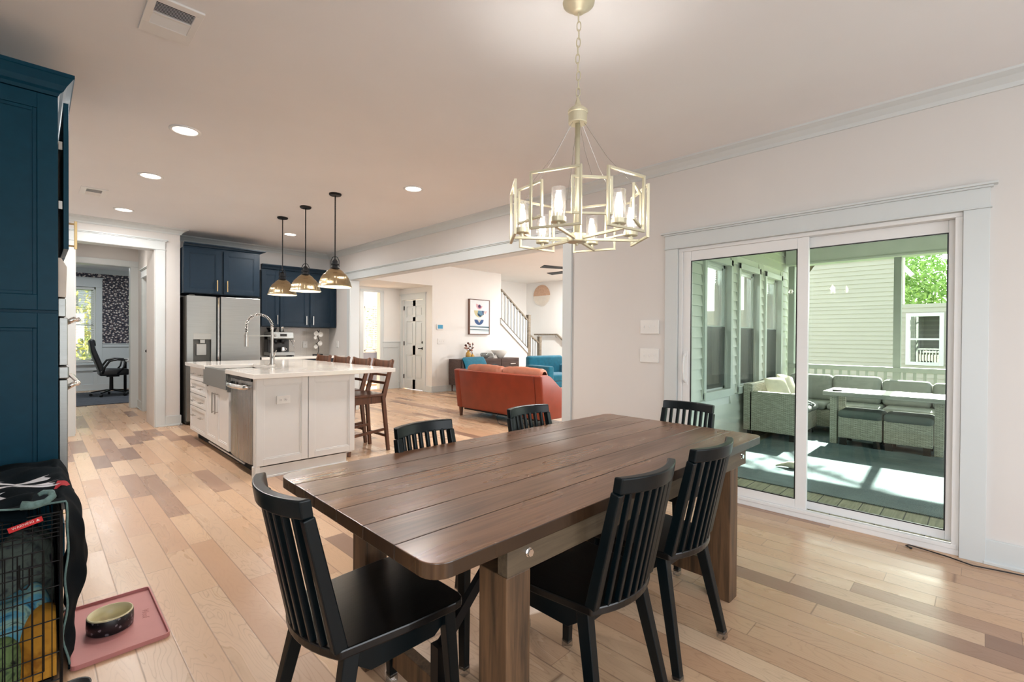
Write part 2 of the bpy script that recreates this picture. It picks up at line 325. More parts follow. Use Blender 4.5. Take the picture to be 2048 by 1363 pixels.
SLAT = mat('blind_slat', (236, 236, 232), .5, var=.01); CURT = mat('charcoal_curtain', (66, 70, 80), .9, var=.1, bmp=.2, bs=60)
ROOF = mat('roof_shingle', (92, 98, 104), .9, var=.2, vs=20)
PLATE = mat('switch_plate', (228, 227, 224), .35, var=.01); PINK = mat('pink_silicone', (196, 132, 130), .6, var=.04, vs=8)
BOWLI = mat('cream_glaze', (216, 206, 166), .25, var=.04); BOWLO = spots('black_patterned_glaze', (24, 24, 28), (120, 118, 124), 46, .24, .35)
BLANK = mat('navy_fleece', (5, 15, 21), .95, var=.3, vs=12, bmp=.4, bs=200, spec=.1, bd=.002)
FRINGE = mat('pale_fleece_hem', (104, 132, 130), .95, var=.25, vs=60, bmp=.5, bs=200, bd=.003)
WHITEF = mat('white_fleece_print', (206, 206, 212), .95, var=.08, bmp=.4, bs=200); REDF = mat('red_print', (170, 22, 34), .9, var=.08)
MUST = patches('mustard_blanket', [(150, 96, 20), (206, 148, 48), (180, 120, 30)], 6); AQUA = patches('tie_dye_blanket', [(20, 84, 120), (96, 170, 200), (150, 190, 180), (24, 60, 74)], 9, stretch=(1, 3, 1)); GREENB = patches('green_print_blanket', [(24, 30, 36), (120, 150, 96), (40, 60, 60)], 16); GREYB = patches('grey_blanket', [(40, 38, 52), (110, 124, 116), (52, 50, 66)], 9)
WHITEC = mat('white_ceramic', (216, 214, 208), .3, var=.03); GOLDG = mat('amber_glass', (190, 150, 70), .2, var=.08, coat=.5); DRIED = mat('dried_flower', (92, 58, 52), .9, var=.3, vs=60); DRIEDP = mat('pink_dried_flower', (176, 134, 120), .9, var=.2, vs=60)
# ---------------------------------------------------------------- mesh helpers
def rootof(o):
    while o.parent: o = o.parent
    return o
class MB:
    def __init__(s): s.v = []; s.f = []
    def add(s, vs, fs):
        n = len(s.v); s.v += [tuple(v) for v in vs]; s.f += [tuple(i+n for i in f) for f in fs]; return s
    def box(s, x0, x1, y0, y1, z0, z1):
        if x0 > x1: x0, x1 = x1, x0
        if y0 > y1: y0, y1 = y1, y0
        if z0 > z1: z0, z1 = z1, z0
        return s.add([(x0, y0, z0), (x1, y0, z0), (x1, y1, z0), (x0, y1, z0), (x0, y0, z1), (x1, y0, z1), (x1, y1, z1), (x0, y1, z1)],
              [(0, 3, 2, 1), (4, 5, 6, 7), (0, 1, 5, 4), (1, 2, 6, 5), (2, 3, 7, 6), (3, 0, 4, 7)])
    def bar(s, p, q, w, h, up=(0, 0, 1), w2=None, h2=None):
        p = Vector(p); q = Vector(q); d = (q-p).normalized(); up = Vector(up)
        if abs(d.dot(up)) > .95: up = Vector((0, 1, 0)) if abs(d.y) < .9 else Vector((1, 0, 0))
        a = d.cross(up).normalized(); b = a.cross(d); vs = []
        for c, ww, hh in ((p, w, h), (q, w2 or w, h2 or h)):
            for i, j in ((-1, -1), (1, -1), (1, 1), (-1, 1)): vs.append(c+a*(i*ww/2)+b*(j*hh/2))
        return s.add(vs, [(0, 1, 2, 3), (7, 6, 5, 4), (0, 4, 5, 1), (1, 5, 6, 2), (2, 6, 7, 3), (3, 7, 4, 0)])
    def cyl(s, p, q, r, r2=None, seg=16, caps=True):
        p = Vector(p); q = Vector(q); r2 = r if r2 is None else r2; d = (q-p).normalized()
        up = Vector((0, 0, 1)) if abs(d.z) < .9 else Vector((1, 0, 0)); a = d.cross(up).normalized(); b = a.cross(d); vs = []
        for c, rr in ((p, r), (q, r2)):
            for i in range(seg): t = 2*PI*i/seg; vs.append(c+a*(rr*math.cos(t))+b*(rr*math.sin(t)))
        fs = [(i, (i+1) % seg, seg+(i+1) % seg, seg+i) for i in range(seg)]
        if caps: fs += [tuple(range(seg))[::-1], tuple(range(seg, 2*seg))]
        return s.add(vs, fs)
    def lathe(s, prof, c=(0, 0, 0), seg=24, sx=1, sy=1, a0=0, caps=False):
        vs = []; n = len(prof)
        for i in range(seg):
            t = 2*PI*i/seg+a0
            for r, z in prof: vs.append((c[0]+r*math.cos(t)*sx, c[1]+r*math.sin(t)*sy, c[2]+z))
        fs = [(i*n+j, ((i+1) % seg)*n+j, ((i+1) % seg)*n+j+1, i*n+j+1) for i in range(seg) for j in range(n-1)]
        if caps: fs += [tuple(i*n for i in range(seg))[::-1], tuple(i*n+n-1 for i in range(seg))]
        return s.add(vs, fs)
    def tube(s, pts, r, seg=8, closed=False, rs=None):
        P = [Vector(p) for p in pts]; n = len(P); vs = []; a = None
        for i in range(n):
            t = (P[(i+1) % n]-P[i-1]) if closed else (P[min(i+1, n-1)]-P[max(i-1, 0)])
            t.normalize()
            if a is None: a = t.cross(Vector((0, 0, 1)) if abs(t.z) < .9 else Vector((1, 0, 0))).normalized()
            else: a = (a-t*a.dot(t)).normalized()
            b = t.cross(a); rr = rs[i] if rs else r
            for k in range(seg): g = 2*PI*k/seg; vs.append(P[i]+a*(rr*math.cos(g))+b*(rr*math.sin(g)))
        m_ = n if closed else n-1
        fs = [(i*seg+k, i*seg+(k+1) % seg, ((i+1) % n)*seg+(k+1) % seg, ((i+1) % n)*seg+k) for i in range(m_) for k in range(seg)]
        if not closed: fs += [tuple(range(seg))[::-1], tuple((n-1)*seg+k for k in range(seg))]
        return s.add(vs, fs)
    def prism(s, poly, axis, a, b):
        """poly in the plane left when axis is removed (in xyz order), extruded a..b along axis"""
        n = len(poly); vs = []
        for t in (a, b):
            for u, v in poly: vs.append({0: (t, u, v), 1: (u, t, v), 2: (u, v, t)}[axis])
        return s.add(vs, [tuple(range(n))[::-1], tuple(range(n, 2*n))]+[(i, (i+1) % n, n+(i+1) % n, n+i) for i in range(n)])
    def ball(s, c, r, sc_=(1, 1, 1), seg=16, rings=10, rot=None, sq=1.0):
        vs = []; c = Vector(c)
        def sp(x): return math.copysign(abs(x)**sq, x)
        for j in range(rings+1):
            ph = PI*j/rings-PI/2
            for i in range(seg):
                t = 2*PI*i/seg; v = Vector((sp(math.cos(ph))*sp(math.cos(t))*sc_[0]*r, sp(math.cos(ph))*sp(math.sin(t))*sc_[1]*r, sp(math.sin(ph))*sc_[2]*r))
                if rot: v = rot @ v
                vs.append(c+v)
        return s.add(vs, [(j*seg+i, j*seg+(i+1) % seg, (j+1)*seg+(i+1) % seg, (j+1)*seg+i) for j in range(rings) for i in range(seg)])
    def grid(s, fn, nu, nv):
        vs = [fn(i/nu, j/nv) for i in range(nu+1) for j in range(nv+1)]
        return s.add(vs, [(i*(nv+1)+j, (i+1)*(nv+1)+j, (i+1)*(nv+1)+j+1, i*(nv+1)+j+1) for i in range(nu) for j in range(nv)])
    def xf(s, M, n0=0):
        for i in range(n0, len(s.v)): s.v[i] = tuple(M @ Vector(s.v[i]))
        return s
    def build(s, name, mt, parent=None, w=True, bev=0, smooth=False, sub=0, seg=2, solid=0, auto=None):
        me = bpy.data.meshes.new(name); o = bpy.data.objects.new(name, me)
        if parent is not None and w:
            off = Vector(rootof(parent).location); vs = [tuple(Vector(v)-off) for v in s.v]
        elif parent is None and w and s.v:
            A = np.array(s.v); lo = A.min(0); hi = A.max(0); c = Vector(((lo[0]+hi[0])/2, (lo[1]+hi[1])/2, lo[2]))
            o.location = c; vs = [tuple(Vector(v)-c) for v in s.v]
        else: vs = s.v
        me.from_pydata([tuple(map(float, v)) for v in vs], [], s.f); me.validate(); me.update()
        me.materials.append(mt); col.objects.link(o)
        if parent is not None: o.parent = parent
        bm_fix(me)
        if smooth: 
            for p in me.polygons: p.use_smooth = True
        if solid: md = o.modifiers.new('solid', 'SOLIDIFY'); md.thickness = solid; md.offset = 0
        if bev: md = o.modifiers.new('bevel', 'BEVEL'); md.width = bev; md.segments = seg; md.limit_method = 'ANGLE'; md.angle_limit = math.radians(40)
        if sub: md = o.modifiers.new('sub', 'SUBSURF'); md.levels = sub; md.render_levels = sub
        return o
import bmesh
def bm_fix(me):
    b = bmesh.new(); b.from_mesh(me); bmesh.ops.recalc_face_normals(b, faces=b.faces); b.to_mesh(me); b.free()
def empty(name, loc, label, cat, group=None, rz=0):
    o = bpy.data.objects.new(name, None); col.objects.link(o); o.location = loc; o.rotation_euler = (0, 0, rz); o.empty_display_size = .1
    tag(o, label, cat, group); return o
def tag(o, label, cat, group=None, kind=None):
    o['label'] = label; o['category'] = cat
    if group: o['group'] = group
    if kind: o['kind'] = kind
    return o
def struct(o, label=None):
    o['kind'] = 'structure'
    if label: o['label'] = label
    return o
def dup(root, loc, rz, label, group=None):
    def cp(o, par):
        c = o.copy(); col.objects.link(c); c.parent = par
        for ch in o.children: cp(ch, c)
        return c
    r = cp(root, None); r.location = loc; r.rotation_euler = (0, 0, rz); r['label'] = label
    if group: r['group'] = group
    return r
def B(*a): return MB().box(*a)
def rrect(x0, x1, y0, y1, r, n=5):
    pts = []
    for cx, cy, a in ((x1-r, y1-r, 0), (x0+r, y1-r, 90), (x0+r, y0+r, 180), (x1-r, y0+r, 270)):
        for k in range(n+1): t = math.radians(a+90*k/n); pts.append((cx+r*math.cos(t), cy+r*math.sin(t)))
    return pts

def moulding(c, path, prof, closed=False):
    """sweep profile (out, z) along an xy path; out is to the right of the travel direction; mitred corners"""
    n = len(path); rows = []
    for i in range(n):
        p = Vector((*path[i], 0)); ds = []
        if closed or i > 0: ds.append((p-Vector((*path[i-1], 0))).normalized())
        if closed or i < n-1: ds.append((Vector((*path[(i+1) % n], 0))-p).normalized())
        ns = [Vector((d.y, -d.x, 0)) for d in ds]
        k = ns[0] if len(ns) == 1 else (ns[0]+ns[1])/(1+ns[0].dot(ns[1]))
        rows.append([p+k*a+Vector((0, 0, z)) for a, z in prof])
    m_ = len(prof); vs = [v for r in rows for v in r]
    fs = [(i*m_+j, ((i+1) % n)*m_+j, ((i+1) % n)*m_+(j+1) % m_, i*m_+(j+1) % m_) for i in range(n if closed else n-1) for j in range(m_)]
    if not closed: fs += [tuple(range(m_))[::-1], tuple((n-1)*m_+j for j in range(m_))]
    return c.add(vs, fs)
# ================================================================ STRUCTURE
W = 3.814; W2 = 3.96; HC = 2.745; YB = 8.52; HL = 2.90
struct(MB().box(-.58, W2-.02, -2.6, 14.6, -.06, 0).box(W2-.02, 10.7, 2.46, 14.6, -.06, 0).build('floor', FLOOR), 'pale hickory plank floor with grey-brown boards')
c = MB(); c.box(-.7, W2, -2.7, 10.45, HC, HC+.1); c.box(-.7, W2, 10.45, 14.6, HC, HC+.1)
struct(c.build('ceiling', CEIL), 'smooth warm white ceiling over kitchen and dining area')
c = MB(); c.box(W2, 10.7, 2.45, 8.85, HL, HL+.1); c.box(8.5, 10.7, 8.85, 10.1, HL, HL+.1); c.box(W2, 6.5, 10.2, 14.6, 2.62, 2.75)
c.box(W2, 6.35, 8.85, 10.2, 2.42, HL+.1)                     # dropped soffit of the entry
struct(c.build('ceiling', CEIL2), 'white living room ceiling with a dropped soffit over the entry')
# long wall between kitchen and living room, with cased opening and the sliding door
c = MB(); SY0, SY1, SZ = .08, 1.83, 2.02
c.box(W, W2, -2.7, SY0, 0, HL); c.box(W, W2, SY0, SY1, SZ, HL); c.box(W, W2, SY1, 3.045, 0, HL); c.box(W, W2, 3.045, 7.66, 2.22, HL); c.box(W, W2, 7.66, 10.3, 0, HL)
struct(c.build('wall_right', WALL), 'warm white wall with the wide cased opening and sliding glass door')
c = MB(); c.box(1.453, W, YB, YB+.12, 0, HC)
struct(c.build('wall_back', WALL), 'kitchen back wall')
c = MB(); c.box(1.16, 1.453, 8.03, 8.65, 0, HC)
c.box(.36, 1.16, 8.03, 8.18, 2.435, HC); c.box(-.7, .36, 8.03, 8.18, 0, HC)
struct(c.build('wall_hall_opening', WALL), 'wall around the hallway opening with the pier beside the refrigerator')
c = MB(); c.box(-.7, -.58, -2.7, -1.6, 0, HC); c.box(-.7, -.58, -1.6, .2, 0, .45); c.box(-.7, -.58, -1.6, .2, 2.45, HC); c.box(-.7, -.58, .2, 8.03, 0, HC)
struct(c.build('wall_left', WALL), 'left wall behind the tall blue cabinet')
c = MB(); c.box(-.7, .15, -2.7, -2.58, 0, HC); c.box(.15, 2.85, -2.7, -2.58, 0, .55); c.box(.15, 2.85, -2.7, -2.58, 2.35, HC); c.box(2.85, W, -2.7, -2.58, 0, HC)
struct(c.build('wall_front', WALL), 'wall behind the dining area with a wide window opening')
# hallway
c = MB(); c.box(1.285, 1.40, 8.65, 8.83, 0, HC); c.box(1.285, 1.40, 8.83, 9.84, 2.2, HC); c.box(1.285, 1.40, 9.84, 10.45, 0, HC); c.box(1.18, 1.285, 10.45, 10.6, 0, HC)
c.box(.1, .38, 8.18, 10.45, 0, HC); c.box(-.7, .46, 10.45, 10.6, 0, HC); c.box(.46, 1.18, 10.45, 10.6, 2.43, HC); c.box(1.285, 2.6, 10.45, 10.6, 0, HC)
struct(c.build('wall_hallway', WALL), 'short hallway walls between kitchen and office')
c = MB(); c.box(-.8, .28, 14.3, 14.45, 0, HC); c.box(.28, 1.0, 14.3, 14.45, 0, .62); c.box(.28, 1.0, 14.3, 14.45, 2.33, HC); c.box(1.0, 2.6, 14.3, 14.45, 0, HC); c.box(2.5, 2.6, 10.6, 14.3, 0, HC); c.box(-.9, -.8, 10.6, 14.45, 0, HC)
struct(c.build('wall_office', TRIM), 'white office walls with wainscot')
c = MB(); c.box(1.11, 2.5, 14.285, 14.3, 1.06, 2.64); c.box(-.7, 1.11, 14.285, 14.3, 2.5, 2.64)
tag(c.build('wallpaper', PAPER), 'dark floral wallpaper on the office wall beside the window', 'wallpaper', kind='structure')
# living room
c = MB(); c.box(6.35, 8.5, 8.85, 8.97, 0, HL)
c.prism([(8.5, 0), (9.62, 0), (9.62, .78), (8.5, 1.63)], 1, 8.85, 8.97)
c.box(6.35, 6.47, 8.97, 9.18, 0, 2.42); c.box(6.35, 6.47, 10.04, 10.2, 0, 2.42); c.box(6.35, 6.47, 9.18, 10.04, 2.14, 2.42)
c.box(W2, 5.38, 10.2, 10.32, 0, 2.42); c.box(5.38, 5.81, 10.2, 10.32, 2.36, 2.42); c.box(5.81, 6.47, 10.2, 10.32, 0, 2.42)
c.box(8.45, 10.64, 9.95, 10.07, 0, HL); c.box(10.64, 10.76, 2.45, 10.07, 0, HL)
c.box(8.38, 8.5, 8.97, 10.07, 0, HL)
struct(c.build('wall_living', WALL2), 'white living room wall with the framed print and stairwell')
# living room outer wall towards the porch (siding added outside)
c = MB(); WX = [(5.80, 6.62), (6.94, 7.75), (8.06, 8.85)]
xs = W2
for a, b in WX: c.box(xs, a, 2.45, 2.58, 0, HL); c.box(a, b, 2.45, 2.58, 0, .58); c.box(a, b, 2.45, 2.58, 2.26, HL); xs = b
c.box(xs, 10.64, 2.45, 2.58, 0, HL)
struct(c.build('wall_porch', WALL2), 'living room outer wall with three windows onto the porch')
c = MB(); c.box(5.0, 6.62, 12.5, 12.6, 0, 2.62); c.box(6.62, 7.0, 12.5, 12.6, 0, .82); c.box(6.62, 7.0, 12.5, 12.6, 2.13, 2.62); c.box(7.0, 8.0, 12.5, 12.6, 0, 2.62)
struct(c.build('wall_far', WALL2), 'far wall of the room beyond the entry')
struct(B(5.0, 8.0, 12.485, 12.5, 0, .80).build('trim_wainscot', mat('slate_wainscot', (104, 112, 128), .6)), 'slate painted lower wall beyond the entry')
# backsplash
struct(B(2.47, W, YB-.012, YB, .93, 1.40).build('trim_backsplash', TILE), 'grey chevron tile backsplash')
# crown mouldings
CP = [(0, 0), (.09, 0), (.085, -.012), (.05, -.03), (.022, -.06), (.012, -.082), (0, -.082)]     # (out from wall, down)
c = MB(); moulding(c, [(-.58, 8.03), (1.453, 8.03), (1.453, YB), (W, YB), (W, -2.58), (-.58, -2.58)], [(a, HC+b) for a, b in CP], True)
struct(c.build('trim_crown', TRIM), 'white crown moulding around the kitchen ceiling')
# baseboards
def base(name, boxes, label):
    c = MB()
    for (x0, x1, y0, y1, nx, ny) in boxes:
        c.box(x0, x1, y0, y1, 0, .14)
        c.box(x0+(nx*.012 if nx < 0 else 0), x1+(nx*.012 if nx > 0 else 0), y0+(ny*.012 if ny < 0 else 0), y1+(ny*.012 if ny > 0 else 0), 0, .02)
    return struct(c.build(name, TRIM, bev=.003), label)
base('baseboard_right', [(W-.015, W, -2.58, -.012, -1, 0), (W-.015, W, 1.94, 2.93, -1, 0), (W-.015, W, 7.78, 7.86, -1, 0)], 'white baseboard along the sliding door wall')
base('baseboard_back', [(1.17, 1.453, 8.015, 8.03, 0, -1), (1.453, 1.468, 8.015, 8.2, 1, 0)], 'white baseboard at the pier')
base('baseboard_hallway', [(1.27, 1.285, 9.95, 10.45, -1, 0), (1.27, 1.285, 8.65, 8.72, -1, 0)], 'white baseboard in the hallway')
base('baseboard_living', [(6.335, 8.5, 8.835, 8.85, 0, -1), (6.335, 6.35, 8.85, 9.1, -1, 0), (5.87, 6.35, 10.185, 10.2, 0, -1), (8.5, 9.62, 8.835, 8.85, 0, -1), (4.0, 10.64, 2.58, 2.595, 0, 1), (10.625, 10.64, 2.6, 8.8, -1, 0)], 'white baseboard in the living room')
base('baseboard_office', [(-.8, 2.5, 14.28, 14.3, 0, -1)], 'white baseboard in the office')
# craftsman casings: side legs, head with cap
def casing(axis, face, sgn, a, b, ztop, wleg=.11, hh=.115, legs=(1, 1), t=.022, cap=True, floor=0):
    """opening a..b on the plane axis=face, room side sgn"""
    c = MB()
    def bx(u0, u1, z0, z1, d):
        d0, d1 = sorted((face, face+sgn*d))
        c.box(*((d0, d1, u0, u1) if axis == 0 else (u0, u1, d0, d1)), z0, z1)
    if legs[0]: bx(a-wleg, a, floor, ztop, t)
    if legs[1]: bx(b, b+wleg, floor, ztop, t)
    bx(a-wleg-.008, b+wleg+.008, ztop, ztop+.008, t+.01)
    bx(a-wleg, b+wleg, ztop+.008, ztop+hh, t+.004)
    if cap: bx(a-wleg-.012, b+wleg+.012, ztop+hh, ztop+hh+.012, t+.016); bx(a-wleg-.03, b+wleg+.03, ztop+hh+.012, ztop+hh+.026, t+.03)
    return c
c = casing(0, W, -1, .09, 1.822, 2.013)
struct(c.build('trim_1', TRIM, bev=.002), 'white craftsman casing around the sliding door')
c = casing(0, W, -1, 3.045, 7.66, 2.218); c.box(W-.005, W2+.005, 3.035, 3.05, 0, 2.22); c.box(W-.005, W2+.005, 7.655, 7.67, 0, 2.22); c.box(W-.005, W2+.005, 3.035, 7.67, 2.213, 2.228)
struct(c.build('trim_2', TRIM, bev=.002), 'white casing around the wide opening to the living room')
c = casing(1, 8.03, -1, .36, 1.17, 2.43); c.box(.35, .365, 8.02, 8.19, 0, 2.43); c.box(1.165, 1.18, 8.02, 8.19, 0, 2.43); c.box(.35, 1.18, 8.02, 8.19, 2.425, 2.44)
struct(c.build('trim_3', TRIM, bev=.002), 'white casing around the hallway opening')
c = casing(1, 10.45, -1, .46, 1.18, 2.43, hh=.1, cap=False); c.box(.45, .465, 10.44, 10.61, 0, 2.43); c.box(1.175, 1.19, 10.44, 10.61, 0, 2.43); c.box(.45, 1.19, 10.44, 10.61, 2.425, 2.44)
struct(c.build('trim_4', TRIM, bev=.002), 'white casing around the office opening')
c = casing(0, 1.285, -1, 8.83, 9.84, 2.2); c.box(1.28, 1.41, 8.82, 8.835, 0, 2.2); c.box(1.28, 1.41, 9.835, 9.85, 0, 2.2)
struct(c.build('trim_5', TRIM, bev=.002), 'white casing of the side doorway in the hallway')
o = struct(B(1.335, 1.375, 8.835, 9.835, .01, 2.195).build('door_3', TRIM, bev=.003), 'white door in the side wall of the hallway')
MB().ball((1.31, 9.7, 1.0), .028).build('door_knob', BLKMET, o, smooth=True)
c = casing(0, 6.35, -1, 9.18, 10.04, 2.14, wleg=.09, hh=.12)
struct(c.build('trim_6', TRIM, bev=.002), 'white casing of the six panel door')
c = casing(1, 10.2, -1, 5.38, 5.81, 2.30, wleg=.09, hh=.06, cap=False); c.box(5.37, 5.385, 10.19, 10.33, 0, 2.3); c.box(5.805, 5.82, 10.19, 10.33, 0, 2.3)
struct(c.build('trim_7', TRIM, bev=.002), 'white casing of the narrow opening beyond the entry')
# wainscot right of the narrow opening + on office wall
c = MB(); c.box(5.87, 6.35, 10.185, 10.2, .14, 1.0); c.box(5.87, 6.35, 10.17, 10.2, 1.0, 1.12); c.box(5.87, 6.35, 10.16, 10.2, 1.12, 1.14); c.box(5.9, 5.94, 10.172, 10.2, .14, 1.0); c.box(6.3, 6.35, 10.172, 10.2, .14, 1.0)
struct(c.build('trim_8', TRIM, bev=.002), 'white wainscot in the entry')
c = MB(); c.box(1.11, 2.5, 14.275, 14.3, .98, 1.06); c.box(1.11, 2.5, 14.26, 14.3, 1.05, 1.065)
for x in (.1, .95, 1.7): c.box(x, x+.07, 14.283, 14.3, .14, .98)
c.box(-.7, 2.5, 14.283, 14.3, .42, .5); c.prism([(14.3, 2.64), (14.28, 2.64), (14.2, HC), (14.3, HC)], 0, -.7, 2.5)
struct(c.build('trim_9', TRIM, bev=.002), 'white chair rail and panelling in the office')
# light switches etc. are things, further down
# ---------------------------------------------------------------- sliding door (door_1)
d = bpy.data.objects.new('door_1', None); col.objects.link(d); d.location = (W, .955, 0); struct(d, 'white vinyl sliding glass door to the screened porch')
c = MB()
c.box(W+.0, W+.12, .09, 1.822, 0.0, .035); c.box(W-.004, W+.03, .1, 1.81, .035, .06); c.box(W, W+.12, .09, 1.822, 1.985, 2.013); c.box(W, W+.12, .09, .125, .035, 1.985); c.box(W, W+.12, 1.787, 1.822, .035, 1.985)
c.box(W+.045, W+.06, .125, 1.787, .035, .05)
c.build('door_frame', VINYL, d, bev=.003)
def sash(y0, y1, x0, x1, gl, gr, zb, zt, name):
    """panel from y0..y1 with glass gl..gr, zb..zt"""
    c = MB(); c.box(x0, x1, y0, gl, .06, 1.985); c.box(x0, x1, gr, y1, .06, 1.985); c.box(x0, x1, gl, gr, .06, zb); c.box(x0, x1, gl, gr, zt, 1.985)
    o = c.build(name, VINYL, d, bev=.004)
    xm = (x0+x1)/2; B(xm-.004, xm+.004, gl-.005, gr+.005, zb-.005, zt+.005).build('glass_pane', DGLASS, o)
    k = MB(); t = .006
    for a in ((gl, gl+t, zb, zt), (gr-t, gr, zb, zt), (gl, gr, zb, zb+t), (gl, gr, zt-t, zt)): k.box(x0-.001, xm-.004, *a)
    k.build('gasket', BLKPL, o); return o
s1 = sash(.875, 1.787, W+.012, W+.046, .945, 1.72, .125, 1.905, 'sliding_sash')
s2 = sash(.125, .945, W+.062, W+.098, .900, .155, .13, 1.905, 'fixed_sash') if False else sash(.115, .945, W+.062, W+.098, .155, .90, .115, 1.91, 'fixed_sash')
c = MB(); c.tube([(W+.01, 1.757, .90), (W-.025, 1.757, .925), (W-.035, 1.757, .98), (W-.035, 1.757, 1.06), (W-.025, 1.757, 1.115), (W+.01, 1.757, 1.14)], .009, 8); c.box(W+.004, W+.013, 1.74, 1.775, .88, 1.16)
c.build('door_handle', VINYL, s1, smooth=False, bev=.002)
# ---------------------------------------------------------------- six panel door (door_2)
d2 = MB().box(6.392, 6.42, 9.185, 10.035, .012, 2.13)
for q in ((9.185, 9.285, .012, 2.13), (9.935, 10.035, .012, 2.13), (9.555, 9.665, .012, 2.13), (9.285, 9.935, .012, .24), (9.285, 9.935, .83, 1.05), (9.285, 9.935, 1.63, 1.73), (9.285, 9.935, 1.99, 2.13)): d2.box(6.376, 6.392, *q)
d2 = struct(d2.build('door_2', TRIM), 'white six panel door in the entry')
c = MB()
for (ya, yb) in ((9.29, 9.55), (9.67, 9.93)):
    for za, zb in ((.25, .82), (1.06, 1.62), (1.74, 1.98)):
        c.box(6.381, 6.393, ya+.035, yb-.035, za+.035, zb-.035)
c.build('door_panel', TRIM, d2, bev=.004)
c = MB(); c.cyl((6.36, 9.25, .99), (6.375, 9.25, .99), .03); c.cyl((6.33, 9.25, .99), (6.36, 9.25, .99), .01); c.bar((6.333, 9.24, .99), (6.333, 9.37, .985), .014, .02); c.cyl((6.36, 9.25, 1.13), (6.375, 9.25, 1.13), .028); c.build('door_handle', BLKMET, d2)
for z in (.25, 1.05, 1.9): B(6.36, 6.376, 10.02, 10.045, z, z+.1).build('hinge', BLKMET, d2)
# ---------------------------------------------------------------- windows
def window(name, x0, x1, y, z0, z1, label, out=1, fr=.045, glassm=WGLASS, casing_=None, screen=False, cm=None, n0=.02):
    """double hung window in a wall whose room face is y; out=+1 means outside is towards +y"""
    e = bpy.data.objects.new(name, None); col.objects.link(e); e.location = ((x0+x1)/2, y, z0); struct(e, label)
    zm = (z0+z1)/2; a, b = sorted((y+out*.02, y+out*.10)); c = MB()
    for q in ((x0, x0+fr, z0, z1), (x1-fr, x1, z0, z1), (x0, x1, z0, z0+fr), (x0, x1, z1-fr, z1)): c.box(q[0], q[1], a, b, q[2], q[3])
    c.build('window_frame', VINYL, e, bev=.003)
    for k, (za, zb, off) in enumerate(((zm-.02, z1-fr, .065), (z0+fr, zm+.02, .035))):
        ya, yb = sorted((y+out*off, y+out*(off+.025))); c = MB(); f2 = .032
        for q in ((x0+fr, x0+fr+f2, za, zb), (x1-fr-f2, x1-fr, za, zb), (x0+fr, x1-fr, za, za+f2), (x0+fr, x1-fr, zb-f2, zb)): c.box(q[0], q[1], ya, yb, q[2], q[3])
        o = c.build('window_sash', VINYL, e, bev=.002); ym = (ya+yb)/2
        B(x0+fr+f2-.003, x1-fr-f2+.003, ym-.003, ym+.003, za+f2-.003, zb-f2+.003).build('window_pane', glassm, o)
    return e
def blinds(e, x0, x1, y, z0, z1, pitch=.045, tilt=.35, dpt=.045):
    c = MB(); z = z1-.05
    c.box(x0, x1, y-.025, y+.025, z1-.045, z1)
    while z > z0+.02:
        c.bar((x0+.004, y, z), (x1-.004, y, z), dpt, .003, (0, math.sin(tilt), math.cos(tilt))); z -= pitch
    c.box(x0, x1, y-.02, y+.02, z0, z0+.015)
    for x in (x0+.1, (x0+x1)/2, x1-.1): c.cyl((x, y, z0), (x, y, z1), .0015, seg=4)
    return c.build('blinds', SLAT, e)
e = window('window_1', .30, .995, 14.3, .62, 2.33, 'office window with white blinds')
blinds(e, .33, .97, 14.3-.0+.0, .64, 2.32, .05, .12, .03)
c = casing(1, 14.285, -1, .30, .995, 2.33, wleg=.11, hh=.19, floor=.6); c.box(.17, 1.12, 14.2, 14.3, .58, .61); c.box(.19, 1.1, 14.26, 14.3, .45, .58)
struct(c.build('trim_10', TRIM, bev=.002), 'white casing around the office window')
e = window('window_2', 6.64, 6.99, 12.5, .83, 2.12, 'window with white blinds beyond the entry')
blinds(e, 6.64, 6.99, 12.46, .84, 2.11, .06, .5)
for i, (a, b) in enumerate(WX):
    e = window('window_%d' % (i+3), a, b, 2.60, .58, 2.26, ('porch window nearest the sliding door', 'middle porch window', 'farthest porch window')[i], out=-1, fr=.05)
    for q in (0,):
        c = MB(); c.box(a-.05, a+.02, 2.405, 2.47, .52, 2.32); c.box(b-.02, b+.05, 2.405, 2.47, .52, 2.32); c.box(a-.05, b+.05, 2.405, 2.47, 2.24, 2.32); c.box(a-.05, b+.05, 2.39, 2.47, .5, .6)
        c.build('outer_casing', PTRIM, e, bev=.003)
    SCR = bpy.data.materials.get('insect_screen')
    if not SCR: SCR = glass('insect_screen', (.42, .44, .44), .08, .25, .3)
    B(a+.05, b-.05, 2.478, 2.482, .62, 1.42).build('insect_screen', SCR, e)
    if i != 1: blinds(e, a+.03, b-.03, 2.62, 2.0, 2.26, .03, .8)
    c = MB()
    for q in ((a-.08, a, .5, 2.3), (b, b+.08, .5, 2.3), (a-.1, b+.1, 2.26, 2.36), (a-.1, b+.1, .5, .58)): c.box(q[0], q[1], 2.58, 2.6, q[2], q[3])
    c.build('inner_casing', TRIM, e, bev=.002)
for nm, q in (('window_6', (0, -2.6)), ('window_7', (1, 0))):  # unseen windows added to let soft light in
    c = MB()
    if q[0] == 0:
        for x in (.15, .98, 1.03, 1.86, 1.91, 2.78): c.box(x, x+.06, -2.68, -2.6, .55, 2.35)
        c.box(.15, 2.85, -2.68, -2.6, .55, .61); c.box(.15, 2.85, -2.68, -2.6, 2.29, 2.35)
    else:
        for y in (-1.6, -.73, .14): c.box(-.68, -.6, y, y+.06, .45, 2.45)
        c.box(-.68, -.6, -1.6, .2, .45, .51); c.box(-.68, -.6, -1.6, .2, 2.39, 2.45)
    struct(c.build(nm, VINYL), 'white window frame behind the camera')
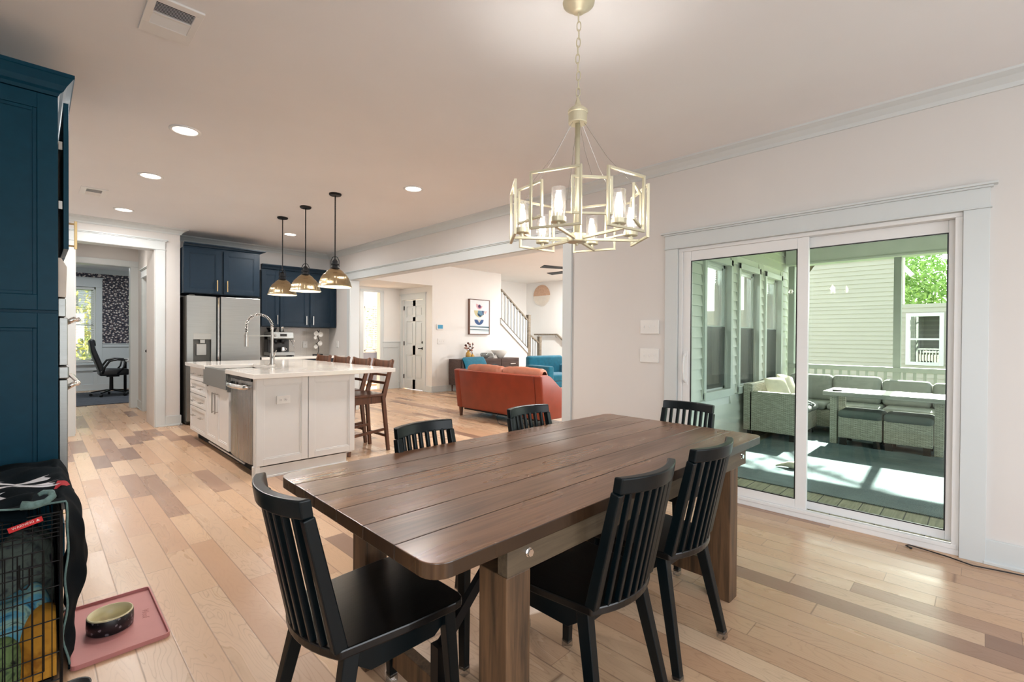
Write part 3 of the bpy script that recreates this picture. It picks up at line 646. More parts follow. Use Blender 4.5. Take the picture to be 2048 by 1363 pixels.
# curtain + chair back beyond the entry
c = MB().grid(lambda u, v: (7.0+.13*u-.02*math.sin(v*0), 12.40+.025*math.sin(u*18), .1+2.05*v), 24, 6)
tag(c.build('curtain', CURT, smooth=True, solid=.008), 'charcoal curtain hanging beside the blinds beyond the entry', 'curtain')
# ---------------------------------------------------------------- stairs
c = MB()
for i in range(6): c.box(9.62-.235*(i+1), 9.62-.235*i, 8.98, 9.94, 0, .55+.185*(i+1))
c.box(9.62, 10.63, 8.87, 9.94, 0, .55)
for i in range(2): c.box(10.03, 10.63, 8.87-.28*(i+1), 8.87-.28*i, 0, .55-.185*(i+1))
c.box(9.63, 10.03, 8.85, 8.87, 0, .55)
struct(c.build('staircase', TRIM), 'white stair carcase with landing')
c = MB(); P = [(8.486, 1.748), (9.62, .875), (9.62, .0), (9.56, .0), (9.56, .80), (8.486, 1.62)]
c.prism(P, 1, 8.825, 8.86)
struct(c.build('trim_stringer', TRIM, bev=.003), 'white stair stringer with grey edge line')
c = MB(); c.bar((8.48, 8.84, 1.755), (9.62, 8.84, .883), .05, .012); c.bar((8.48, 8.826, 1.615), (9.57, 8.826, .79), .004, .012)
struct(c.build('trim_stringer_edge', RAILW), 'grey wood cap on the stair stringer')
r = empty('stair_railing', (9.0, 8.86, 0), 'grey wood stair handrail with white balusters and two newel posts', 'railing')
c = MB(); c.bar((8.5, 8.86, 2.50), (9.54, 8.86, 1.72), .06, .045); c.bar((9.56, 8.86, 1.36), (10.0, 8.86, 1.10), .06, .045); c.build('handrail', RAILW, r, bev=.01)
for x, z0, z1 in ((9.56, .55, 1.86), (10.02, .55, 1.27)):
    c = MB(); c.box(x-.045, x+.045, 8.815, 8.905, z0, z1); c.box(x-.055, x+.055, 8.805, 8.915, z1, z1+.02); c.box(x-.052, x+.052, 8.808, 8.912, z1-.12, z1-.1); c.build('newel_post', RAILW, r, bev=.004)
for i in range(9):
    x = 8.56+.115*i; t = (x-8.5)/1.04; c = MB(); c.box(x-.016, x+.016, 8.845, 8.877, 1.755-.767*(x-8.48), 2.48-.78*(x-8.5)/1.04); c.build('baluster', TRIM, r)
for i in range(3):
    x = 9.67+.1*i; c = MB(); c.box(x-.016, x+.016, 8.845, 8.877, .55, 1.34-.59*(x-9.56)); c.build('baluster', TRIM, r)
r = empty('wall_handrail', (10.58, 9.1, 1.3), 'grey wood handrail fixed to the stairwell wall', 'railing')
c = MB(); c.bar((10.58, 9.56, 1.35), (10.58, 8.68, 1.35), .045, .05); c.bar((10.58, 8.68, 1.35), (10.58, 8.0, .83), .045, .05); c.build('rail', RAILW, r, bev=.008)
for y in (9.4, 8.75): c = MB(); c.tube([(10.64, y, 1.28), (10.6, y, 1.28), (10.58, y, 1.33)], .008, 6); c.build('bracket', NICKEL, r)
# ================================================================ PORCH AND OUTDOORS
ZD = -.10
struct(B(W2, 9.3, -3.0, 2.45, -.16, ZD).build('floor_porch', DECK), 'weathered plank porch deck')
c = MB(); c.box(W2, 9.35, -3.0, 2.45, 2.80, 2.9)
for k in range(70): c.box(W2, 9.3, 2.43-.078*k-.004, 2.43-.078*k, 2.794, 2.80)
struct(c.build('ceiling_porch', SIDING), 'beadboard porch ceiling')
def siding(c, axis, face, sgn, u0, u1, z0, z1, ex=.125, t=.014, holes=()):
    z = z0
    while z < z1-.01:
        zt = min(z+ex, z1); segs = [(u0, u1)]
        for (a, b, za, zb) in holes:
            if z < zb and zt > za:
                ns = []
                for (p, q) in segs:
                    if b <= p or a >= q: ns.append((p, q)); continue
                    if a > p: ns.append((p, a))
                    if b < q: ns.append((b, q))
                segs = ns
        for p, q in segs:
            d = [face, face+sgn*t, face+sgn*.002]
            if axis == 1: c.add([(p, d[0], z), (q, d[0], z), (q, d[1], z), (p, d[1], z), (p, d[2], zt), (q, d[2], zt)], [(0, 1, 2, 3), (3, 2, 5, 4), (0, 3, 4), (1, 5, 2)])
            else: c.add([(d[0], p, z), (d[0], q, z), (d[1], q, z), (d[1], p, z), (d[2], p, zt), (d[2], q, zt)], [(0, 1, 2, 3), (3, 2, 5, 4), (0, 3, 4), (1, 5, 2)])
        z = zt
    return c
holes = [(a-.05, b+.05, .5, 2.32) for a, b in WX]
c = siding(MB(), 1, 2.45, -1, W2, 9.32, ZD-.02, 2.8, .127, .024, holes)
# lap ends beside each window, butting into channel strips
for a, b in WX:
    for x in (a-.05, b+.05):
        c.box(x-.012 if x < a else x, x if x < a else x+.012, 2.418, 2.45, .5, 2.32)
c.box(9.26, 9.34, 2.40, 2.58, ZD, 2.8)
struct(c.build('wall_siding', SIDING), 'pale lapped vinyl siding of the living room wall facing the porch')
c = siding(MB(), 0, W2, 1, -3.0, .03, ZD-.02, 2.8, .127, .018); siding(c, 0, W2, 1, 1.87, 2.45, ZD-.02, 2.8, .127, .018); siding(c, 0, W2, 1, .03, 1.87, 2.1, 2.8, .127, .018)
struct(c.build('wall_siding', SIDING), 'pale lapped siding around the sliding door')
# header beam, posts, railing
c = MB(); c.box(9.02, 9.24, -3, 2.40, 2.50, 2.80); c.box(9.0, 9.02, -3, 2.40, 2.50, 2.53)
struct(c.build('trim_porch_beam', PTRIM, bev=.004), 'porch header beam')
rr = empty('porch_railing', (9.14, 0, ZD), 'porch railing with flat top rail and square balusters between the posts', 'railing')
c = MB(); c.box(9.08, 9.2, -2.9, 2.36, .78, .85); c.build('top_rail', RAILG, rr, bev=.004)
B(9.11, 9.17, -2.9, 2.36, .0, .06).build('bottom_rail', RAILG, rr, bev=.004)
for y in (.92, -1.1, -2.85, 2.33):
    c = MB(); c.box(9.09, 9.18, y-.045, y+.045, ZD, 2.50); c.build('post', RAILG, rr, bev=.004)
k = 0
for i in range(46):
    y = 2.20-.1143*i
    if min(abs(y-p) for p in (.92, -1.1, -2.85, 2.33)) < .06: continue
    B(9.125, 9.16, y-.0175, y+.0175, .06, .78).build('baluster', RAILG, rr)
# rug
tag(B(4.88, 8.9, -2.4, 2.1, ZD, ZD+.01).build('porch_rug', PRUG, bev=.003), 'blue grey woven outdoor rug on the porch deck', 'rug')
# sectional sofa
so = empty('wicker_sectional', (8.0, 1.5, ZD), 'grey wicker corner sofa with grey cushions along the siding and railing', 'sofa')
c = MB(); c.box(7.0, 8.9, 2.26, 2.38, .0, .64); c.box(8.72, 8.84, -2.2, 2.38, .0, .64)
c.box(7.0, 7.08, 1.72, 2.30, .0, .545); c.box(7.08, 8.84, 1.72, 2.28, .0, .24); c.box(8.08, 8.74, -2.2, 1.75, .0, .24)
c.build('wicker_base', WICK, so, bev=.012)
for x, y in ((7.05, 1.78), (7.05, 2.3), (8.0, 1.78), (8.75, 2.3), (8.13, .6), (8.13, -.5), (8.78, .6), (8.78, -.5), (8.13, -2.1), (8.78, -2.1)): B(x-.03, x+.03, y-.03, y+.03, ZD+.01, .0).build('leg', BLKPL, so)
def cushion(x0, x1, y0, y1, z0, z1, name, mt, par, r=.05):
    c = MB(); c.box(x0, x1, y0, y1, z0, z1); return c.build(name, mt, par, bev=min(r, (z1-z0)*.45, (x1-x0)*.45, (y1-y0)*.45), seg=4, smooth=True)
for (a, b) in ((7.1, 7.72), (7.74, 8.15)): cushion(a, b, 1.70, 2.24, .24, .34, 'seat_cushion', CUSH, so, .04)
cushion(8.06, 8.70, 1.62, 2.24, .24, .34, 'seat_cushion', CUSH, so, .04)
for (a, b) in ((.99, 1.60), (.36, .97), (-.27, .34), (-.9, -.29), (-1.5, -.92), (-2.15, -1.52)): cushion(8.06, 8.62, a, b, .24, .34, 'seat_cushion', CUSH, so, .04)
for (a, b, z) in ((1.62, 2.2, .72), (1.03, 1.62, .725), (.49, 1.02, .695), (-.05, .48, .685), (-.62, -.07, .69), (-1.2, -.64, .69), (-2.1, -1.22, .69)): cushion(8.50, 8.70, a, b, .33, z, 'back_cushion', CUSH, so, .06)
cushion(7.78, 8.45, 2.10, 2.25, .33, .66, 'back_cushion', CUSH, so, .05)
def pillow(x, y, z, s, rot, mt, name, label, cat, g=None, th=.32):
    c = MB()
    def fn(sg):
        def f(u, v):
            a = u*2-1; b = v*2-1; h = sg*th*s*(1-abs(a)**2.6)**.5*(1-abs(b)**2.6)**.5
            return (a*s*(1-.08*(b*b)), h*.5, b*s*(1-.08*a*a)) 
        return f
    c.grid(fn(1), 14, 14); c.grid(fn(-1), 14, 14)
    o = c.build(name, mt, None, w=False, smooth=True); o.location = (x, y, z); o.rotation_euler = rot
    return tag(o, label, cat, g)
pillow(7.36, 2.03, .535, .205, (-.42, .0, -.45), CUSHB, 'throw_pillow', 'beige throw pillow leaning in the near end of the wicker sofa', 'pillow', 'beige pillows on the wicker sofa')
pillow(7.74, 2.02, .545, .21, (-.35, .15, -.3), CUSHB, 'throw_pillow', 'beige throw pillow farther from the wicker arm, behind the first', 'pillow', 'beige pillows on the wicker sofa')
c = MB(); c.grid(lambda u, v: (7.12+.5*u, 1.66+.26*v-.02*math.sin(u*9), .345+.035*math.sin(u*11+v*5)**2+.045*math.sin(v*PI)+.02*math.sin(u*23+v*9)), 24, 12)
tag(c.build('throw_blanket', mat('steel_grey_throw', (92, 98, 100), .9, var=.15, vs=20), smooth=True, solid=.015), 'crumpled dark grey throw on the edge of the wicker sofa seat', 'blanket')
# outdoor dining table
t = empty('outdoor_table', (7.7, .6, ZD), 'long low grey outdoor table standing before the wicker sofa', 'table')
B(7.34, 8.0, -1.4, 1.50, .53, .585).build('table_top', PLANKG, t, bev=.006)
for y in (1.385, .355, -1.25):
    for x in (7.42, 7.92):
        if y == .355 and x == 7.92: pass
        B(x-.045, x+.045, y-.04, y+.04, ZD+.01, .53).build('leg', WICK, t, bev=.004)
for i, (y0, y1, lab) in enumerate(((.875, 1.325, 'grey wicker ottoman farther left under the outdoor table'), (.405, .858, 'grey wicker ottoman next to the outdoor table leg'))):
    o = empty('ottoman', (7.55, (y0+y1)/2, ZD), lab, 'ottoman', 'wicker ottomans under the porch table')
    B(7.335, 7.78, y0, y1, .0, .27).build('wicker_base', WICK, o, bev=.01)
    cushion(7.32, 7.79, y0-.008, y1+.008, .25, .355, 'cushion', mat('green_grey_cushion', (96, 104, 102), .9, var=.05, vs=10), o, .05)
    for x in (7.37, 7.74):
        for y in (y0+.05, y1-.05): B(x-.03, x+.03, y-.035, y+.035, ZD+.01, .0).build('leg', BLKPL, o)
c = MB(); c.lathe([(0, 0), (.05, 0), (.06, .02), (.055, .022), (.045, .008), (0, .006)], (7.45, 1.36, .585), 16)
tag(c.build('ashtray', BLKPL, smooth=True), 'small black dish on the far left end of the outdoor table', 'dish')
tx, ty = 5.60, 1.41
c = MB(); c.ball((tx, ty, ZD+.048), .05, (1.0, 1.2, .75)); c.tube([(tx, ty+.045, ZD+.045), (tx-.015, ty+.10, ZD+.035), (tx-.04, ty+.145, ZD+.02)], .02, 8, rs=[.028, .014, .006]); c.ball((tx+.03, ty-.06, ZD+.03), .026)
tag(c.build('plush_toy', CUSHB, smooth=True), 'small white plush toy lying on the porch rug behind the sliding door mullion', 'toy')
# ground, neighbour house, small house, trees
c = MB().box(9.4, 60, -30, 40, -.75, -.7)
tag(c.build('lawn', GRASS), 'grass between the porch and the neighbouring house', 'grass', kind='stuff')
XN = 20.0
nb = empty('neighbour_house', (XN+3, 4, -.7), 'beige lap sided neighbouring house seen through the porch opening', 'house')
def nz(py_z13): return 1.265+(py_z13-1.265)*XN/13.0
ysp = 1.3*XN/13
c = siding(MB(), 0, XN, -1, -8, 14, -.7, 2.42, .15, .03); siding(c, 0, XN, -1, ysp-.12, 14, 2.42, 5.6, .15, .03)
c.box(XN, XN+7, -8, 14, -.7, 2.42); c.box(XN, XN+.5, ysp-.12, 14, 2.42, 5.6)
c.build('house_wall', NSIDING, nb)
def houswin(par, x, y0, y1, z0, z1, fw=.1):
    c = MB()
    for q in ((y0-fw, y0, z0-fw, z1+fw), (y1, y1+fw, z0-fw, z1+fw), (y0, y1, z0-fw, z0), (y0, y1, z1, z1+fw), (y0, y1, (z0+z1)/2-.03, (z0+z1)/2+.03)): c.box(x-.06, x, *q)
    o = c.build('window', VINYL, par, bev=.004)
    B(x-.02, x-.01, y0, y1, z0, z1).build('window_glass', glass('neighbour_glass', (.2, .25, .25), .35, .5), o)
s = XN/13
houswin(nb, XN-.01, (.612)*s+.04, (1.161)*s-.1, 1.265-(1.265-.743)*s+.1, 1.265+(1.83-1.265)*s-.12, .11)
c = MB(); c.bar((XN-.15, ysp-.2, 5.55), (XN-.15, 14, 5.55), .2, .2); c.box(XN-.3, XN+.8, ysp-.4, 14, 5.6, 5.75); c.build('roof', ROOF, nb)
# small gabled house farther off, on the right of the post
hb = empty('distant_house', (30, 2.8, -.7), 'distant small house gable with white eaves between porch post and trees', 'house')
s3 = 30/13
def pz(z): return 1.265+(z-1.265)*s3
YR = 2.80
c = siding(MB(), 0, 30, -1, YR, 9, -.7, 4.55, .16, .04); c.box(30, 30.6, YR, 9, -.7, 4.55)
c.prism([(YR, 4.55), (9, 4.55), (9, 8.2), (YR+2.3, 7.4)], 0, 30, 30.6)
c.build('house_wall', NSIDING, hb)
c = MB(); c.bar((29.8, YR-.35, 4.35), (29.8, YR+1.6, 6.9), .3, .2); c.bar((29.9, YR+.05, -.7), (29.9, YR+.05, 4.5), .14, .16); c.build('eave', VINYL, hb)
houswin(hb, 29.98, YR+.3, YR+.62, 3.0, 4.0, .1)
def foliage(name, centres, n, size, mt, label, cat='tree', trunk=None, group=None, kind=None, seed=1):
    rnd = random.Random(seed); e = empty(name, (centres[0][0], centres[0][1], trunk[2] if trunk else centres[0][2]), label, cat, group)
    if kind: e['kind'] = kind
    c = MB()
    for i in range(n):
        cx, cy, cz, r, rz = rnd.choice(centres)
        u = Vector((rnd.gauss(0, 1), rnd.gauss(0, 1), rnd.gauss(0, 1))).normalized()*(rnd.random()**.45)
        p = Vector((cx+u.x*r, cy+u.y*r, cz+u.z*rz)); s = size*rnd.uniform(.6, 1.3)
        a = Vector((rnd.gauss(0, 1), rnd.gauss(0, 1), rnd.gauss(0, 1))).normalized(); b = a.orthogonal().normalized()
        c.add([p-a*s, p+b*s*.5, p+a*s, p-b*s*.5], [(0, 1, 2, 3)])
    c.build('crown', mt, e)
    if trunk:
        c = MB(); x, y, z0, z1, r = trunk; c.tube([(x, y, z0), (x+.1, y+.05, (z0+z1)/2), (x+.15, y+.2, z1)], r, 8, rs=[r, r*.75, r*.4])
        for k in range(3):
            cc = centres[k % len(centres)]; c.tube([(x+.08, y+.04, (z0+z1)/2+.15*k), ((x+cc[0])/2, (y+cc[1])/2, (z1+cc[2])/2), (cc[0], cc[1], cc[2])], r*.3, 6, rs=[r*.4, r*.25, r*.1])
        c.build('trunk', BARK, e, smooth=True)
    return e
random.seed(3)
foliage('leafy_tree', [(38+random.uniform(-2, 2), -3.5+i*1.5, random.uniform(2.2, 9.5), 2.4, 2.3) for i in range(12)], 30000, .15, LEAF, 'dense bright green tree canopy beyond the neighbouring house', trunk=(38, 0, -.7, 6, .3), seed=2)
foliage('shade_tree', [(12.6, .2, 5.0, .9, .6), (13.0, -.6, 5.6, .8, .6), (12.4, 1.7, 4.7, .6, .5), (13.2, 2.4, 5.6, .9, .7), (13.4, .9, 5.9, .6, .4), (12.8, -1.5, 4.8, .7, .6)], 420, .07, LEAF, 'leafy tree beside the porch that dapples the rug', trunk=(14.2, 3.9, -.7, 4.6, .16), seed=4)
# street side trees and house seen through the office window
foliage('yellow_tree', [(-1.5+.9*i, 20+(i % 2), 1.3+.9*(i % 3), 1.1, 1.1) for i in range(7)], 3600, .09, LEAFY, 'yellow green autumn tree outside the office window', trunk=(.6, 20.5, -.7, 3, .12), seed=6)
h = empty('street_house', (2.6, 24, -.7), 'grey roofed house across the street outside the office window', 'house')
B(1.35, 6, 23.5, 27, -.7, 1.3).build('house_wall', NSIDING, h)
c = MB(); c.prism([(23.2, 1.25), (27.2, 1.25), (25.2, 3.4)], 0, 1.2, 6.2); c.build('roof', ROOF, h)
tag(B(-20, 9.0, 14.8, 50, -.75, -.7).build('lawn', GRASS), 'grass outside the office window', 'grass', kind='stuff')
foliage('garden_shrub', [(7.0, 15.5, 1.0, 1.2, 1.2), (8.2, 15.6, 1.6, 1.0, 1.2), (5.9, 15.8, .8, .8, 1.0)], 2200, .09, LEAF, 'green shrub outside the window beyond the entry', 'shrub', trunk=(7.2, 15.6, -.7, 1.2, .05), seed=8)
# ================================================================ KITCHEN
def shaker(c, axis, face, sgn, u0, u1, z0, z1, fr=.06, t=.02, rec=.009, bead=.012):
    """framed door front whose front face lies at face, looking along sgn"""
    def bx(a, b, za, zb, d0, d1):
        x0, x1 = face-sgn*d0, face-sgn*d1
        c.box(*((x0, x1, a, b) if axis == 0 else (a, b, x0, x1)), za, zb)
    bx(u0, u0+fr, z0, z1, 0, t); bx(u1-fr, u1, z0, z1, 0, t); bx(u0+fr, u1-fr, z0, z0+fr, 0, t); bx(u0+fr, u1-fr, z1-fr, z1, 0, t)
    bx(u0+fr, u1-fr, z0+fr, z1-fr, rec, t)
    for k, dd in ((bead, rec*.45),):
        bx(u0+fr, u0+fr+k, z0+fr, z1-fr, dd, rec); bx(u1-fr-k, u1-fr, z0+fr, z1-fr, dd, rec); bx(u0+fr+k, u1-fr-k, z0+fr, z0+fr+k, dd, rec); bx(u0+fr+k, u1-fr-k, z1-fr-k, z1-fr, dd, rec)
    return c
def pull(p, q, out, mt, par, r=.006, d=.03):
    p = Vector(p); q = Vector(q); o = Vector(out)*d; c = MB(); ax = (q-p).normalized()*.015
    c.bar(p+o, q+o, r*2, r*2, tuple(Vector(out))); c.cyl(p+ax, p+ax+o, r*.8, seg=8); c.cyl(q-ax, q-ax+o, r*.8, seg=8)
    return c.build('handle', mt, par, bev=.001)
# --- island cabinets
isl = empty('island_cabinets', (1.83, 5.75, 0), 'light grey kitchen island base with framed end panels and drawers', 'cabinet')
c = MB(); c.box(1.385, 2.27, 4.515, 4.56, .10, .888); c.box(1.385, 2.27, 4.56, 4.60, .10, .888); c.box(1.385, 2.27, 6.2, 6.98, .10, .888); c.box(2.2, 2.27, 4.56, 6.98, .10, .888); c.box(1.385, 2.2, 5.27, 5.31, .1, .888); c.box(1.385, 1.40, 5.31, 6.2, .1, .715); c.box(1.385, 2.2, 5.31, 6.2, .1, .12)
c.box(1.362, 1.40, 4.50, 4.56, .0, .888)
c.build('carcase', GREYC, isl, bev=.002)
c = MB(); c.box(1.352, 2.205, 4.515, 4.56, 0, .112); c.box(1.345, 2.215, 4.503, 4.515, 0, .018); c.box(2.205, 2.22, 4.55, 6.9, 0, .1); c.box(1.44, 2.2, 6.9, 6.95, 0, .1)
c.build('toe_board', GREYC, isl, bev=.002)
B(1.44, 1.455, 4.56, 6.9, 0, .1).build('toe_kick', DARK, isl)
B(1.415, 1.425, 5.0, 6.3, .035, .05).build('toe_strip', GREYC, isl)
for a, b in ((1.369, 1.815), (1.824, 2.283)): shaker(MB(), 1, 4.497, -1, a, b, .115, .886, .056).build('end_panel', GREYC, isl, bev=.0015)
for z0, z1 in ((.729, .882), (.568, .720), (.415, .559), (.108, .406)):
    o = shaker(MB(), 0, 1.365, -1, 6.205, 6.955, z0, z1, .035).build('drawer', GREYC, isl, bev=.0015)
    zz = (z0+z1)/2 if z1-z0 < .2 else z0+.2
    for y in (6.36, 6.72): pull((1.365, y-.06, zz), (1.365, y+.06, zz), (-1, 0, 0), NICKEL, o, .005)
for y0, y1, yh in ((5.314, 5.752, 5.70), (5.758, 6.196, 5.81)):
    o = shaker(MB(), 0, 1.365, -1, y0, y1, .108, .712, .055).build('door', GREYC, isl, bev=.0015)
    pull((1.365, yh, .44), (1.365, yh, .66), (-1, 0, 0), NICKEL, o, .006)
# worktop with sink cut-out
c = MB(); z0, z1 = .888, .93
c.box(1.33, 2.72, 4.448, 5.30, z0, z1); c.box(1.33, 2.72, 6.12, 7.06, z0, z1); c.box(1.83, 2.72, 5.30, 6.12, z0, z1)
tag(c.build('island_worktop', QUARTZ, bev=.003), 'white quartz worktop of the island with a sink cut-out', 'countertop')
sk = empty('farmhouse_sink', (1.6, 5.75, .7), 'stainless apron front sink set into the island', 'sink')
c = MB(); c.box(1.337, 1.352, 5.318, 6.19, .722, .915); c.build('apron_front', STEEL, sk, bev=.004)
c = MB(); c.box(1.352, 1.40, 5.33, 6.18, .73, .912); c.box(1.352, 1.88, 5.31, 5.33, .70, .885); c.box(1.352, 1.88, 6.09, 6.12, .70, .885); c.box(1.83, 1.86, 5.33, 6.09, .70, .885); c.box(1.38, 1.85, 5.32, 6.1, .69, .71)
c.build('basin', STEEL, sk, bev=.003)
# dishwasher
dw = empty('dishwasher', (1.7, 4.94, .1), 'stainless steel dishwasher beside the island corner', 'dishwasher')
c = MB(); c.box(1.40, 1.95, 4.615, 5.255, .11, .88); c.build('body', DARK, dw)
n = 14; c = MB(); c.grid(lambda u, v: (1.372-.02*math.sin(PI*u)**.6, 4.608+.655*u, .112+.74*v), 24, 2)
c.box(1.372, 1.40, 4.608, 5.263, .112, .852)
c.build('door', STEELV, dw, smooth=False)
B(1.36, 1.40, 4.608, 5.263, .852, .878).build('control_panel', BLKMET, dw, bev=.003)
c = MB(); c.tube([(1.372, 4.66, .80), (1.315, 4.685, .80), (1.295, 4.80, .80), (1.29, 4.935, .80), (1.295, 5.07, .80), (1.315, 5.19, .80), (1.372, 5.215, .80)], .014, 10); 
for i in range(len(c.v)):
    x, y, z = c.v[i]; c.v[i] = (x, y, .80+(z-.80)*1.6)
c.build('handle', CHROME, dw, smooth=True)
# outlet on the end panel
def outlet(name, loc, nrm, wv, label, kind='outlet', g=None, w_=.115, h_=.072, n=2, cat='outlet'):
    """plate: loc centre, nrm outward, wv width direction"""
    loc = Vector(loc); nrm = Vector(nrm); wv = Vector(wv); up = Vector((0, 0, 1))
    o = empty(name, loc, label, cat, g)
    c = MB(); c.bar(loc-wv*w_/2, loc+wv*w_/2, .006*2, h_, tuple(up)); 
    p = c.build('cover_plate', PLATE, o, bev=.002)
    for i in range(n):
        q = loc+wv*((i-(n-1)/2)*w_/(n+.6))+nrm*.007; c = MB()
        if kind == 'outlet':
            c.cyl(q, q+nrm*.002, .015, seg=14); oo = c.build('socket', PLATE, p)
            c = MB()
            for s_ in (-1, 1): c.bar(q+nrm*.0025+wv*.005*s_-up*.004, q+nrm*.0025+wv*.005*s_+up*.005, .0016, .0016)
            c.bar(q+nrm*.0025-up*.010, q+nrm*.0025-up*.007, .003, .002)
            c.build('slot', BLKPL, oo)
        else:
            c.bar(q-up*.012, q+up*.012, .008, .004); c.bar(q+up*.002, q+up*.004+nrm*.010, .006, .006); c.build('toggle', PLATE, p, bev=.001)
    return o
outlet('wall_outlet', (1.595, 4.4995, .686), (0, -1, 0), (1, 0, 0), 'white double outlet on the island end panel')
outlet('wall_outlet', (W-.006, 8.15, 1.12), (-1, 0, 0), (0, 1, 0), 'white outlet on the wall right of the backsplash', w_=.075, h_=.115, n=1)
outlet('wall_outlet', (3.38, YB-.018, 1.11), (0, -1, 0), (1, 0, 0), 'white outlet on the chevron backsplash', w_=.075, h_=.115, n=1)
outlet('light_switch', (W-.006, 2.08, 1.363), (-1, 0, 0), (0, 1, 0), 'white triple light switch, upper one beside the sliding door', 'switch', 'switch plates beside the sliding door', .175, .12, 3, 'switch')
outlet('light_switch', (W-.006, 2.08, 1.112), (-1, 0, 0), (0, 1, 0), 'white triple light switch, lower one beside the sliding door', 'switch', 'switch plates beside the sliding door', .175, .12, 3, 'switch')
outlet('light_switch', (6.60, 8.844, 1.16), (0, -1, 0), (1, 0, 0), 'white switch plate on the living room wall under the thermostat', 'switch', None, .2, .12, 3, 'switch')
outlet('wall_outlet', (6.10, 10.18, .42), (0, -1, 0), (1, 0, 0), 'white outlet in the entry wainscot', w_=.075, h_=.115, n=1)
# faucet
fx, fy = 1.935, 5.81
f = empty('kitchen_faucet', (fx, fy, .93), 'chrome spring neck faucet rising behind the island sink', 'faucet')
c = MB(); c.cyl((fx, fy, .93), (fx, fy, .945), .034); c.cyl((fx, fy, .94), (fx, fy, 1.06), .024); c.cyl((fx, fy, 1.06), (fx, fy, 1.36), .014); c.build('base_pipe', NICKEL, f, smooth=False, bev=.002)
R_ = .135; pts = []
for i in range(400):
    t = i/399; 
    if t < .12: a = t/.12; P0 = Vector((fx, fy, 1.335+.03*a)); T = Vector((0, 0, 1))
    elif t < .88: a = (t-.12)/.76*PI; P0 = Vector((fx-R_+R_*math.cos(a), fy, 1.365+R_*math.sin(a))); T = Vector((-math.sin(a), 0, math.cos(a)))
    else: a = (t-.88)/.12; P0 = Vector((fx-2*R_, fy, 1.365-.07*a)); T = Vector((0, 0, -1))
    nn = Vector((0, 1, 0)); bb = T.cross(nn); g = t*2*PI*32
    pts.append(P0+nn*(.0135*math.cos(g))+bb*(.0135*math.sin(g)))
MB().tube(pts, .0036, 5).build('spring', CHROME, f, smooth=True)
c = MB(); c.tube([(fx-R_+R_*math.cos(a), fy, 1.365+R_*math.sin(a)) for a in [PI*k/16 for k in range(17)]]+[(fx-2*R_, fy, 1.28)], .007, 8); c.build('hose', BLKPL, f, smooth=True)
c = MB(); c.cyl((fx-2*R_, fy, 1.30), (fx-2*R_, fy, 1.25), .013, .016); c.cyl((fx-2*R_, fy, 1.25), (fx-2*R_, fy, 1.14), .021, .024); c.build('spray_head', NICKEL, f, bev=.003)
c = MB(); c.bar((fx, fy, 1.262), (fx-2*R_+.01, fy, 1.262), .008, .014); c.cyl((fx-2*R_, fy, 1.25), (fx-2*R_, fy, 1.275), .024); c.build('support_arm', NICKEL, f)
c = MB(); c.cyl((fx, fy, 1.02), (fx+.0, fy-.06, 1.02), .014); c.bar((fx, fy-.055, 1.02), (fx+.02, fy-.075, 1.10), .012, .006); c.build('handle', NICKEL, f, bev=.001)
# --- refrigerator
fr = empty('refrigerator', (1.97, 8.1, 0), 'stainless side by side refrigerator with a dispenser in the left door', 'refrigerator')
B(1.50, 2.445, 7.93, 8.50, .02, 1.81).build('body', STEELD, fr, bev=.004)
c = MB(); c.box(1.502, 1.855, 7.855, 7.925, .06, 1.818)
for q in ((1.502, 1.565, .06, 1.818), (1.80, 1.855, .06, 1.818)): pass
ld = MB(); ld.box(1.502, 1.575, 7.855, 7.925, .06, 1.818); ld.box(1.795, 1.855, 7.855, 7.925, .06, 1.818); ld.box(1.575, 1.795, 7.855, 7.925, 1.29, 1.818); ld.box(1.575, 1.795, 7.855, 7.925, .06, .88)
l = ld.build('left_door', STEEL, fr, bev=.0)
B(1.575, 1.795, 7.853, 7.925, 1.205, 1.29).build('dispenser_panel', NICKEL, l, bev=.002)
c = MB(); c.box(1.575, 1.795, 7.915, 7.925, .88, 1.205); c.build('dispenser_recess', steel('recess_steel', (96, 96, 94), .4), l)
c = MB(); c.box(1.62, 1.74, 7.885, 7.915, .98, 1.14); c.box(1.66, 1.72, 7.87, 7.9, 1.15, 1.205); c.build('dispenser_paddle', NICKEL, l, bev=.004)
r_ = B(1.915, 2.443, 7.855, 7.925, .06, 1.822).build('right_door', STEEL, fr, bev=.004)
B(1.858, 1.870, 7.885, 7.925, .06, 1.81).build('seal', BLKPL, fr); 
B(1.872, 1.898, 7.850, 7.925, .06, 1.81).build('grip_strip', CHROME, fr, bev=.004); B(1.90, 1.912, 7.885, 7.925, .06, 1.81).build('seal', BLKPL, fr)
c = MB(); c.box(1.53, 1.6, 7.87, 7.93, 1.818, 1.835); c.box(2.35, 2.42, 7.87, 7.93, 1.818, 1.835); c.build('hinge_cover', STEELD, fr, bev=.003)
